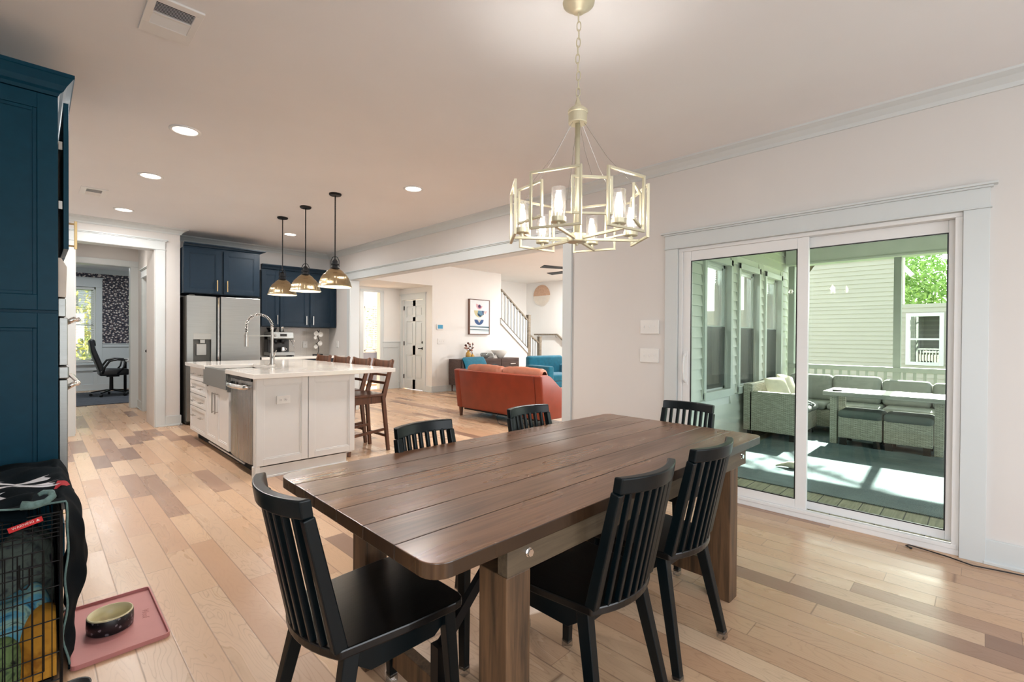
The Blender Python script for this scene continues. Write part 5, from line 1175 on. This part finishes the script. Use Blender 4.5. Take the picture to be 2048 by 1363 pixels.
# ceiling fan
e = empty('ceiling_fan', (6.75, 4.95, HL), 'dark bladed ceiling fan in the living room', 'fan')
c = MB(); c.cyl((6.75, 4.95, HL), (6.75, 4.95, 2.48), .015); c.cyl((6.75, 4.95, 2.52), (6.75, 4.95, 2.42), .09, .1, 20); c.cyl((6.75, 4.95, HL), (6.75, 4.95, HL-.04), .07); c.build('motor', BLKMET, e, smooth=False)
for k in range(5):
    g = math.radians(159+72*k); d = Vector((math.cos(g), math.sin(g), 0)); p = Vector((6.75, 4.95, 2.45)); c = MB(); c.bar(p+d*.1, p+d*.82, .10, .008, (0.15*math.sin(g), -.15*math.cos(g), 1), .14, .008); c.build('blade', BLKMET, e)
MB().ball((6.75, 4.95, 2.40), .07, (1, 1, .6)).build('lamp_globe', CANL, e, smooth=True)
LRL = [(5.0, 4.0), (9.7, 7.2), (7.0, 3.3)]  # unseen downlights added to brighten the living room
for i, (x, y) in enumerate(LRL):
    dup(first, (x, y, HL), 0, ['round recessed downlight over the near side of the orange sofa', 'round recessed downlight near the stair landing', 'round recessed downlight near the porch windows', 'round recessed downlight over the teal armchairs', 'round recessed downlight near the stairs'][i], 'recessed downlights in the living room ceiling')
    lamp('living_downlight', 'AREA', (x, y, HL-.012), (58, 110, 58)[i], (1, .99, .97), .14, aim=(0, 0, -1)).data.shape = 'DISK'
lamp('entry_downlight', 'AREA', (5.2, 9.4, 2.41), 14, (1, .95, .88), .14, aim=(0, 0, -1)).data.shape = 'DISK'  # fill lamp alone under the soffit, no fixture modelled
lamp('hallway_downlight', 'AREA', (.8, 9.3, HC-.012), 10, (1, .92, .84), .14, aim=(0, 0, -1)).data.shape = 'DISK'  # fill lamp alone in the hallway, no fixture modelled
c = MB(); c.cyl((5.3, 8.0, HL), (5.3, 8.0, HL-.035), .065, .055, 20)
tag(c.build('smoke_detector', VINYL, bev=.004), 'white round smoke detector on the living room ceiling near the entry', 'smoke detector')
# room beyond entry: side chair
e = empty('side_chair', (6.9, 11.6, 0), 'pale patterned upholstered chair seen through the entry opening', 'chair')
B(6.62, 7.0, 11.45, 11.55, .35, .80).build('backrest', spots('grey_leaf_fabric', (190, 198, 206), (120, 132, 146), 30, .2), e, bev=.04, seg=4, smooth=True); B(6.60, 7.1, 11.0, 11.5, .35, .48).build('seat', spots('grey_leaf_fabric', (190, 198, 206), (120, 132, 146), 30, .2), e, bev=.03, smooth=True)
for x, y in ((6.64, 11.05), (7.05, 11.05), (6.64, 11.5), (7.0, 11.5)): B(x-.02, x+.02, y-.02, y+.02, 0, .36).build('leg', WALNUT, e)
# ================================================================ OFFICE
tag(B(-.3, 1.9, 11.25, 13.75, 0, .012).build('office_rug', ORUG, bev=.003), 'dark blue grey distressed rug under the office chair', 'rug')
e = empty('office_chair', (1.08, 12.75, 0), 'black leather swivel office chair facing right on casters', 'chair')
# local world coords; chair faces +x
def pad(pr, yh, name, mt, bev=.03): return MB().prism(pr, 1, 12.75-yh, 12.75+yh).build(name, mt, e, bev=bev, seg=4, smooth=True)
pad([(.93, .50), (.80, .92), (.775, 1.14), (.82, 1.16), (.88, .95), (.99, .62), (1.0, .48)], .25, 'backrest', BLKTR)
pad([(.80, 1.00), (.77, 1.13), (.81, 1.18), (.87, 1.15), (.885, 1.03)], .17, 'headrest', BLKTR)
pad([(.93, .43), (.92, .53), (1.08, .57), (1.38, .555), (1.43, .52), (1.40, .44)], .26, 'seat', BLKTR)
for s in (-1, 1):
    yy = 12.75+s*.28; c = MB(); c.tube([(.97, yy, .48), (1.0, yy, .60), (1.08, yy, .73), (1.2, yy, .76), (1.36, yy, .745)], .02, 8); c.tube([(1.33, yy, .74), (1.30, yy, .6), (1.2, yy, .47)], .016, 8); c.build('armrest', BLKPL, e, smooth=True)
c = MB(); c.cyl((1.13, 12.75, .44), (1.13, 12.75, .12), .03, .035); c.box(1.05, 1.25, 12.65, 12.85, .40, .45); c.build('gas_lift', BLKMET, e)
for k in range(5):
    g = 2*PI*k/5+.35; d = Vector((math.cos(g), math.sin(g), 0)); p = Vector((1.13, 12.75, 0)); c = MB(); c.bar(p+Vector((0, 0, .14)), p+d*.32+Vector((0, 0, .09)), .05, .03, w2=.03, h2=.02); q = c.build('base_arm', BLKMET, e, bev=.003)
    c = MB(); c.cyl(p+d*.32+Vector((-.02*d.y, .02*d.x, .04)), p+d*.32+Vector((.02*d.y, -.02*d.x, .04)), .028); c.build('caster', BLKPL, e)
t = empty('office_desk', (1.75, 12.75, 0), 'pale desk edge in front of the office chair', 'desk')
B(1.32, 2.2, 12.1, 13.5, .72, .75).build('desk_top', mat('pale_desk', (190, 188, 184), .3), t, bev=.003)
for x in (1.42, 2.1):
    for y in (12.2, 13.4): B(x-.025, x+.025, y-.025, y+.025, 0, .72).build('leg', BLKMET, t)
# ================================================================ DINING
def planktop(c):
    P = rrect(-1.04, 1.04, -.485, .485, .055, 8)
    for k in range(6):
        a = -.485+.1617*k+(.0009 if k else 0); b = -.485+.1617*(k+1)-(.0009 if k < 5 else 0)
        Q = []
        for i in range(len(P)):                       # clip the outline to a <= y <= b
            p, q = P[i], P[(i+1) % len(P)]
            if a <= p[1] <= b: Q.append(p)
            ts = sorted(t for t in (((lim-p[1])/(q[1]-p[1])) for lim in (a, b) if abs(q[1]-p[1]) > 1e-9) if 0 < t < 1)
            Q += [(p[0]+(q[0]-p[0])*t, p[1]+(q[1]-p[1])*t) for t in ts]
        c.prism(Q, 2, .722, .76)
tb = empty('dining_table', (1.66, 1.315, 0), 'dark stained farmhouse dining table with plank top and folding pine legs', 'table', rz=math.radians(-.9))
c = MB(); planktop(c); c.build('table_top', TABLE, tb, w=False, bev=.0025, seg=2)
def lx(x): return x-1.66
def ly(y): return y-1.315
for y0, y1 in ((.857, .895), (1.70, 1.738)): B(lx(.872), lx(2.535), ly(y0), ly(y1), .638, .722).build('apron', APRW, tb, w=False, bev=.002)
for x0 in (.872, 2.35):
    for (y0, y1) in ((.896, .97), (1.625, 1.699)): B(lx(x0), lx(x0+.09), ly(y0-.036 if y0 < 1 else y0), ly(y1 if y0 < 1 else y1+.03), 0, .637).build('leg', LEGW, tb, w=False, bev=.003)
    B(lx(x0), lx(x0+.04), ly(.97), ly(1.62), .64, .722).build('cross_beam', LEGW, tb, w=False, bev=.002)
    B(lx(x0+.045), lx(x0+.085), ly(.97), ly(1.625), .06, .15).build('stretcher', LEGW, tb, w=False, bev=.002)
for x in (.95, 2.47):
    for y, s in ((.857, -1), (1.738, 1)):
        c = MB(); c.cyl((lx(x), ly(y), .685), (lx(x), ly(y)+s*.003, .685), .0125, seg=20); c.cyl((lx(x), ly(y)+s*.003, .685), (lx(x), ly(y)+s*.011, .685), .0105, seg=6); c.build('bolt', CHROME, tb, w=False)
for a, b in (((1.36, 1.22, .70), (.93, 1.22, .27)), ((1.95, 1.3, .70), (2.38, 1.3, .27))):
    c = MB(); c.bar((lx(a[0]), ly(a[1]), a[2]), (lx(b[0]), ly(b[1]), b[2]), .022, .035); c.build('folding_brace', BLKMET, tb, w=False)
    c = MB(); c.box(lx(b[0]-.03), lx(b[0]+.03), ly(1.2 if b[0] < 1 else 1.28), ly(1.24 if b[0] < 1 else 1.32), .10, .28); c.build('brace_plate', BLKMET, tb, w=False)
def chair():
    e = empty('dining_chair', (0, 0, 0), '', 'dining chair', 'black spindle back dining chairs around the table')
    # seat outline: rounded rear arc, straight sides
    pts = []
    for k in range(13):
        u = k/12*2-1; pts.append((u*.178, -.195-.048*(1-u*u)))
    pts += [(.20, .0), (.208, .16)]+[(.208-.04*(1-math.cos(a)), .165+.04*math.sin(a)) for a in (.5, 1.0, 1.5)]
    pts += [(-x, y) for x, y in pts[:12:-1]]
    c = MB(); c.prism(pts, 2, .428, .455); c.build('seat', SEATM, e, w=False, bev=.005, seg=2)
    for s in (-1, 1):
        c = MB(); c.bar((s*.155, -.155, .43), (s*.198, -.245, .02), .034, .046, (0, 1, 0), .028, .032); l = c.build('leg', BLACK, e, w=False, bev=.003)
        c = MB(); c.bar((s*.1965, -.241, .034), (s*.198, -.245, 0), .032, .036, (0, 1, 0)); c.build('foot_cap', CLEAR, l, w=False, bev=.003)
        c = MB(); c.bar((s*.168, .155, .43), (s*.190, .180, .02), .036, .04, (0, 1, 0), .028, .03); l = c.build('leg', BLACK, e, w=False, bev=.003)
        c = MB(); c.bar((s*.189, .179, .034), (s*.190, .180, 0), .032, .034, (0, 1, 0)); c.build('foot_cap', CLEAR, l, w=False, bev=.003)
        c = MB(); c.prism([(-.15, .428), (.16, .428), (.15, .385), (.11, .355), (-.10, .355), (-.14, .385)], 0, s*.15, s*.168); c.build('side_apron', BLACK, e, w=False, bev=.002)
        c = MB(); c.bar((s*.163, -.188, .45), (s*.1565, -.270, .8135), .030, .038, (0, 1, 0), .028, .031); c.build('back_post', BLACK, e, w=False, bev=.004)
    for yy in (-.15, .16): B(-.15, .15, yy-.009, yy+.009, .375, .428).build('cross_apron', BLACK, e, w=False, bev=.002)
    n = 40; vs = []; fs = []
    for i in range(n+1):
        u = i/n*2-1; x = u*.165; yb = -.045*(1-u*u)
        vs += [(x, -.268+yb-.016, .812), (x, -.276+yb-.016, .862), (x, -.276+yb+.014, .862), (x, -.268+yb+.014, .812)]
    for i in range(n):
        for k in range(4): fs.append((i*4+k, i*4+(k+1) % 4, i*4+4+(k+1) % 4, i*4+4+k))
    fs += [(3, 2, 1, 0), (n*4, n*4+1, n*4+2, n*4+3)]
    MB().add(vs, fs).build('top_rail', BLACK, e, w=False, bev=.005, seg=3)
    for k in range(7):
        u = (k-3)/4.1; c = MB(); c.bar((u*.160, -.192-.040*(1-u*u), .45), (u*.158, -.266-.043*(1-u*u), .82), .016, .018, (0, 1, 0)); c.build('spindle', BLACK, e, w=False, bev=.003)
    return e
CH_ = [((.748, 1.343), -90, 'black spindle back chair at the left end of the table, nearest the camera'),
       ((1.352, 1.02), 0, 'black spindle back chair on the near long side, nearer the bolt and table leg'),
       ((1.86, 1.02), -1, 'black spindle back chair on the near long side, closer to the sliding door'),
       ((1.31, 1.57), 185.6, 'black spindle back chair on the far side, in front of the island'),
       ((2.03, 1.60), 180, 'black spindle back chair on the far side, in front of the orange sofa'),
       ((2.62, 1.33), 86.4, 'black spindle back chair at the far right end of the table by the door casing')]
c0 = chair()
for i, ((x, y), a, lab) in enumerate(CH_):
    if i == 0: c0.location = (x, y, 0); c0.rotation_euler = (0, 0, math.radians(a)); c0['label'] = lab
    else: dup(c0, (x, y, 0), math.radians(a), lab)
# --- chandelier
cx, cy = 1.70, 1.286
ch = empty('chandelier', (cx, cy, HC), 'champagne gold chandelier of overlapping rectangular frames with six glass candle lights', 'chandelier')
c = MB(); c.lathe([(0, -.045), (.02, -.045), (.028, -.04), (.05, -.02), (.068, -.008), (.07, 0)], (cx, cy, HC), 32); c.build('ceiling_canopy', GOLD, ch, smooth=True)
z = HC-.045; k = 0
while z > 2.315:
    g = (k % 2)*PI/2+.5; d = Vector((math.cos(g), math.sin(g), 0)); pts = []
    for i in range(20):
        a = 2*PI*i/20; pts.append(Vector((cx+.004*math.sin(k), cy, z-.021))+d*(.0085*math.cos(a))+Vector((0, 0, math.copysign(abs(math.sin(a))**.8, math.sin(a))*.021)))
    MB().tube(pts, .0023, 6, closed=True).build('chain_link', GOLD, ch, smooth=True); z -= .0365; k += 1
c = MB(); c.lathe([(.006, 2.325), (.012, 2.30), (.018, 2.288), (.034, 2.278), (.044, 2.268), (.044, 2.258), (.041, 2.255), (.041, 2.215), (.039, 2.212), (0, 2.212)], (cx, cy, 0), 32); c.build('wire_hub', GOLD, ch, smooth=False)
MB().cyl((cx, cy, 2.22), (cx, cy, 1.70), .0115, seg=16).build('stem', GOLD, ch, smooth=True)
c = MB(); c.lathe([(0, 1.673), (.004, 1.673), (.007, 1.678), (.007, 1.682), (.041, 1.688), (.043, 1.692), (.043, 1.722), (.040, 1.725), (0, 1.725)], (cx, cy, 0), 32); c.build('bottom_hub', GOLD, ch, smooth=False)
tw = Vector((-.7097, -.7045, 0)); rt = Vector((.7045, -.7097, 0)); O = Vector((cx, cy, 0)); Z = Vector((0, 0, 1))
def rectframe(c, ctr, tan, nrm, w_, zb, zt, t=.0095, dd=.011):
    a = ctr-tan*w_/2; b = ctr+tan*w_/2
    c.bar(a+Z*zb, a+Z*zt, t, dd, tuple(nrm)); c.bar(b+Z*zb, b+Z*zt, t, dd, tuple(nrm))
    c.bar(a+Z*(zb+t/2), b+Z*(zb+t/2), dd, t); c.bar(a+Z*(zt-t/2), b+Z*(zt-t/2), dd, t)
for k in range(6):
    th = math.radians(-25+60*k); u = tw*math.cos(th)+rt*math.sin(th); tn = rt*math.cos(th)-tw*math.sin(th)
    c = MB(); c.bar(O+u*.035+Z*1.702, O+u*.285+Z*1.702, .013, .011); c.build('arm', GOLD, ch, bev=.001)
    c = MB(); rectframe(c, O+u*.285, tn, u, .205, 1.695, 1.925); c.build('large_frame', GOLD, ch, bev=.001)
    th2 = th+math.radians(30); u2 = tw*math.cos(th2)+rt*math.sin(th2); tn2 = rt*math.cos(th2)-tw*math.sin(th2)
    c = MB(); rectframe(c, O+u2*.262, tn2, u2, .155, 1.745, 1.895, .009, .010); c.build('small_frame', GOLD, ch, bev=.001)
    p = O+u*.245
    c = MB(); c.lathe([(0, 1.722), (.029, 1.722), (.031, 1.725), (.031, 1.742), (.029, 1.742), (.027, 1.728), (0, 1.728)], (p.x, p.y, 0), 24); c.cyl(p+Z*1.706, p+Z*1.722, .008); o = c.build('candle_cup', GOLD, ch)
    MB().cyl(p+Z*1.728, p+Z*1.765, .0095, seg=12).build('candle_sleeve', GOLD, o)
    c = MB(); c.lathe([(.0285, 1.73), (.0285, 1.858), (.0270, 1.858), (.0270, 1.73)], (p.x, p.y, 0), 28); c.build('glass_cylinder', CHGL, o, smooth=True)
    c = MB(); c.lathe([(0, 1.764), (.009, 1.766), (.0155, 1.782), (.0165, 1.793), (.013, 1.812), (.006, 1.830), (0, 1.838)], (p.x, p.y, 0), 16); c.build('candle_bulb', BULB, o, smooth=True)
    lamp('candle_lamp', 'POINT', p+Z*1.795, 12, (1, .945, .88), .02)
    q = O+u2*.262-tn2*.0; hb = O+u2*.028
    c = MB(); c.tube([hb+Z*2.215, (hb+q)/2+Z*2.045-u2*.012, q+Z*1.893], .0009, 4); c.build('suspension_wire', NICKEL, ch)
# --- floor cable by the door
c = MB(); P_ = [(3.745, .305, .006), (3.765, .325, .006), (3.79, .31, .006), (3.775, .24, .006), (3.745, .13, .006), (3.70, .03, .006), (3.72, -.06, .006), (3.745, -.20, .006), (3.76, -.5, .006), (3.76, -1.2, .006)]
c.tube(P_, .0035, 6); c.cyl(P_[0], (3.738, .296, .006), .006)
tag(c.build('floor_cable', BLKPL, smooth=True), 'thin black cable lying on the floor along the sliding door wall', 'cable')
# ================================================================ DOG CRATE CORNER
cr = empty('dog_crate', (-.25, 2.8, 0), 'black wire dog crate half covered by a navy blanket', 'crate')
X0, X1, Y0, Y1, H = -.56, .07, 2.36, 3.20, .625
def wires(c, axis, face, u0, u1, z0, z1, nu, zs, r=.0017):
    for i in range(nu+1):
        u = u0+(u1-u0)*i/nu; a, b = ((face, u, z0), (face, u, z1)) if axis == 0 else ((u, face, z0), (u, face, z1)); c.cyl(a, b, r, seg=6)
    for z in zs:
        a, b = ((face, u0, z), (face, u1, z)) if axis == 0 else ((u0, face, z), (u1, face, z)); c.cyl(a, b, r*1.25, seg=6)
c = MB(); wires(c, 1, Y0, X0, X1, .02, H, 26, [.02, .12, .24, .36, .45, .54, .555, .57, .585, .60, .615, H]); c.build('front_panel', WIRE, cr)
c = MB(); wires(c, 0, X1, Y0, Y1, .02, H, 28, [.02, .16, .30, .44, .56, H]); c.build('side_panel', WIRE, cr)
c = MB(); wires(c, 0, X0, Y0, Y1, .02, H, 28, [.02, .16, .30, .44, .56, H]); c.build('side_panel', WIRE, cr)
c = MB(); wires(c, 1, Y1, X0, X1, .02, H, 22, [.02, .16, .30, .44, .56, H]); c.build('back_panel', WIRE, cr)
c = MB()
for i in range(24): x = X0+(X1-X0)*i/23; c.cyl((x, Y0, H), (x, Y1, H), .0022, seg=6)
for y in (Y0, 2.65, 2.95, Y1): c.cyl((X0, y, H), (X1, y, H), .003, seg=6)
c.build('top_panel', WIRE, cr)
c = MB()
for x in (X0, X1):
    for y in (Y0, Y1): c.cyl((x, y, 0.0), (x, y, H+.005), .005, seg=8)
c.build('corner_post', WIRE, cr)
c = MB(); yd = Y0-.008
for a in ((-.40, .0), ):
    for x in (-.36, -.28, -.20, -.12, -.07, -.04, -.005, .025): c.cyl((x, yd, .07), (x, yd, .50), .0022, seg=6)
    for z in (.07, .20, .33, .42, .50): c.cyl((-.36, yd, z), (.025, yd, z), .0022, seg=6)
dr = c.build('door', WIRE, cr)
c = MB(); c.tube([(-.035, yd-.008, .47), (-.035, yd-.012, .395), (-.028, yd-.014, .385), (-.018, yd-.014, .385), (-.011, yd-.012, .395), (-.011, yd-.008, .45)], .003, 6); c.tube([(-.06, yd-.005, .455), (.02, yd-.005, .45)], .003, 6); c.build('latch', WIRE, dr)
c = MB(); c.bar((-.062, Y0-.006, .592), (.022, Y0-.006, .6145), .003, .019, (0, 0, 1)); tg = c.build('warning_tag', mat('red_tag', (206, 30, 36), .5, var=.04), cr, bev=.001)
def text(body, size, loc, rot, mt, parent, name='lettering', w=True, ext=.0004):
    cu = bpy.data.curves.new(name, 'FONT'); cu.body = body; cu.size = size; cu.extrude = ext; cu.align_x = 'CENTER'; cu.align_y = 'CENTER'
    o = bpy.data.objects.new(name, cu); col.objects.link(o)
    dg = bpy.context.evaluated_depsgraph_get(); me = bpy.data.meshes.new_from_object(o.evaluated_get(dg)); bpy.data.objects.remove(o)
    o = bpy.data.objects.new(name, me); me.materials.clear(); me.materials.append(mt); col.objects.link(o)
    if parent: o.parent = parent; loc = Vector(loc)-Vector(rootof(parent).location) if w else loc
    o.location = loc; o.rotation_euler = rot; return o
text('WARNING', .0115, (-.026, Y0-.0082, .6035), (PI/2, -.262, 0), mat('tag_white', (240, 220, 220), .6), tg)
text('▲', .011, (.010, Y0-.0082, .612), (PI/2, -.262, 0), mat('tag_white', (240, 220, 220), .6), tg)
B(X0+.02, X1-.02, Y0+.02, Y1-.02, .008, .022).build('floor_tray', BLKPL, cr)
# blankets inside
def heap(cx_, cy_, rx, ry, z0, hh, mt, label, seed, lim=(X0+.02, X1-.012, Y0+.015, Y1-.02), ph=0):
    rnd = random.Random(seed); ps = [(rnd.uniform(0, 6), rnd.uniform(6, 16), rnd.uniform(-9, 9)) for _ in range(5)]
    def fn(u, v):
        a = u*2*PI; r = v**.6; x = cx_+rx*r*math.cos(a); y = cy_+ry*r*math.sin(a)
        f = sum(math.sin(p+q*x*1.6+s*y*1.6) for p, q, s in ps)/5
        z = z0+hh*(1-v**2.2)*(.8+.3*f)+.018*abs(math.sin(26*x+31*y+seed+2*math.sin(14*y)))*(1-v)
        return (min(max(x, lim[0]), lim[1]), min(max(y, lim[2]), lim[3]), max(z, z0))
    c = MB().grid(fn, 64, 30); o = c.build('blanket', mt, smooth=True); return tag(o, label, 'blanket')
heap(.05, 2.49, .13, .13, .03, .27, MUST, 'mustard yellow blanket bunched low in the crate front', 3)
heap(-.09, 2.56, .17, .15, .05, .33, AQUA, 'light blue tie dye blanket in the crate behind the mustard one', 5)
heap(-.09, 2.435, .08, .06, .03, .17, GREENB, 'green and black printed blanket corner at the left of the mustard one', 9)
heap(.0, 2.76, .28, .17, .05, .41, GREYB, 'grey patterned blanket at the back of the crate', 7)
# navy throw over the crate
def throw(u, v):
    """u along y (front to back) , v across: from left on top to the right and down the side"""
    y = 2.372+.83*u; L1 = .50; s_ = v*1.12
    fold = (.009*math.sin(y*21+v*5)+.007*math.sin(v*34+y*13)+.004*math.sin(y*47-v*29))
    if s_ < L1: 
        x = X1-L1+s_+.0; z = H+.022+fold+.012*math.sin(s_*9)*(1-u)+.008; 
        if u < .06: pass
    else:
        d = s_-L1; q = min(1, d/.05); bul = .008+(.022+.045*math.sin(min(1, d/.5)*PI))*min(1, u/.16)*(1-.3*u)
        x = X1+.004+(bul)*q+fold*.6; z = H+.030-.02*q*q-max(0, d-.02)*1.0
        z = max(z, .012+.01*math.sin(y*14)); 
        if d > .5: x += .05*(d-.5)*(1+math.sin(y*17))
    return (x, y, z)
nb_ = empty('navy_throw', (0, 2.8, .62), 'navy fleece blanket with white and red print draped over the crate top and side', 'blanket')
MB().grid(throw, 60, 90).build('cloth', BLANK, nb_, smooth=True, solid=.006)
def onthrow(u, v, h=.005):
    p = Vector(throw(u, v)); a = Vector(throw(u+.004, v))-p; b = Vector(throw(u, v+.004))-p; n = b.cross(a).normalized()
    if n.z < 0 and v < .5: n = -n
    if n.x < 0 and v >= .5: n = -n
    return p+n*h
rnd = random.Random(11)
c = MB()
for (u0, v0, du, dv) in ((.50, .20, .07, .22), (.42, .27, .045, .17), (.35, .28, .04, .15), (.56, .18, .03, .12), (.30, .16, .05, .07), (.24, .13, .05, .06), (.22, .26, .06, .05), (.33, .34, .02, .1), (.16, .2, .05, .05), (.40, .05, .03, .14), (.30, .04, .03, .1)):
    c.grid(lambda u, v: onthrow(min(.99, u0+du*u+.02*v), v0+dv*v+.01*math.sin(u*7), .0045), 4, 12)
c.build('white_print', WHITEF, nb_, smooth=True)
c = MB(); c.grid(lambda u, v: onthrow(.30+.10*u, .435+.03*v+.01*u, .0045), 8, 6); c.build('red_print', REDF, nb_, smooth=True)
c = MB(); c.tube([onthrow(0.0, v/60, .002) for v in range(60)], .0035, 6); c.build('hem', FRINGE, nb_, smooth=True)
c = MB(); c.tube([(-.03, 2.352, .672), (.0, 2.345, .668), (.03, 2.347, .672), (.048, 2.36, .685), (.045, 2.385, .694), (.025, 2.40, .695), (.012, 2.395, .69)], .010, 8, rs=[.016, .014, .012, .011, .010, .009, .007]); c.build('folded_hem', FRINGE, nb_, smooth=True)
c = MB(); c.grid(lambda u, v: (-.55+.53*v+.02*u, 2.345+.14*u-.006*math.sin(v*20), .665-.045*(1-u)**2+.008*math.sin(v*17+u*4)+.006), 14, 40); c.build('fold', BLANK, nb_, smooth=True, solid=.008)
# feeding mat and bowl
mt_ = empty('feeding_mat', (.25, 2.67, 0), 'pink silicone feeding mat with raised rim on the floor', 'mat')
c = MB(); P0 = rrect(.095, .405, 2.41, 2.935, .02, 4); P1 = rrect(.101, .399, 2.416, 2.929, .016, 4); n = len(P0)
vs = [(x, y, 0) for x, y in P0]+[(x, y, .018) for x, y in P0]+[(x, y, .018) for x, y in P1]+[(x, y, .005) for x, y in P1]
fs = [tuple(range(n))[::-1]]+[(k*n+i, k*n+(i+1) % n, (k+1)*n+(i+1) % n, (k+1)*n+i) for k in range(3) for i in range(n)]+[tuple(3*n+i for i in range(n))]
c.add(vs, fs); mm = c.build('tray', PINK, mt_, bev=.001)
text('Woof', .035, (.355, 2.68, .0052), (0, 0, -PI/2-.1), mat('pink_silicone_shadow', (178, 114, 112), .6), mm, 'embossed_lettering', ext=.0006)
bw = empty('dog_bowl', (.232, 2.655, .005), 'black patterned ceramic dog bowl with cream inside on the pink mat', 'bowl')
c = MB(); c.lathe([(0, .0), (.074, 0), (.078, .004), (.080, .03), (.079, .062), (.076, .0665)], (.232, 2.655, .005), 40); c.build('outer_wall', BOWLO, bw, smooth=True)
c = MB(); c.lathe([(.078, .064), (.0765, .0685), (.073, .0685), (.068, .04), (.055, .018), (0, .014)], (.232, 2.655, .005), 40); c.build('glazed_inside', BOWLI, bw, smooth=True)
c = MB(); c.lathe([(0, 0), (.045, 0), (.048, .012), (.047, .015), (.042, .013), (0, .01)], (.10, 2.285, 0), 24)
tag(c.build('steel_dish', BLKMET, smooth=True), 'dark rimmed round dish on the floor in front of the crate', 'dish')
# second dark foot under the throw beside the crate (cap of a stand)
c = MB(); c.cyl((.108, 2.97, 0), (.108, 2.97, .012), .022, .02); tag(c.build('door_stop', NICKEL, bev=.002), 'small round metal cap on the floor beside the navy blanket', 'cap')
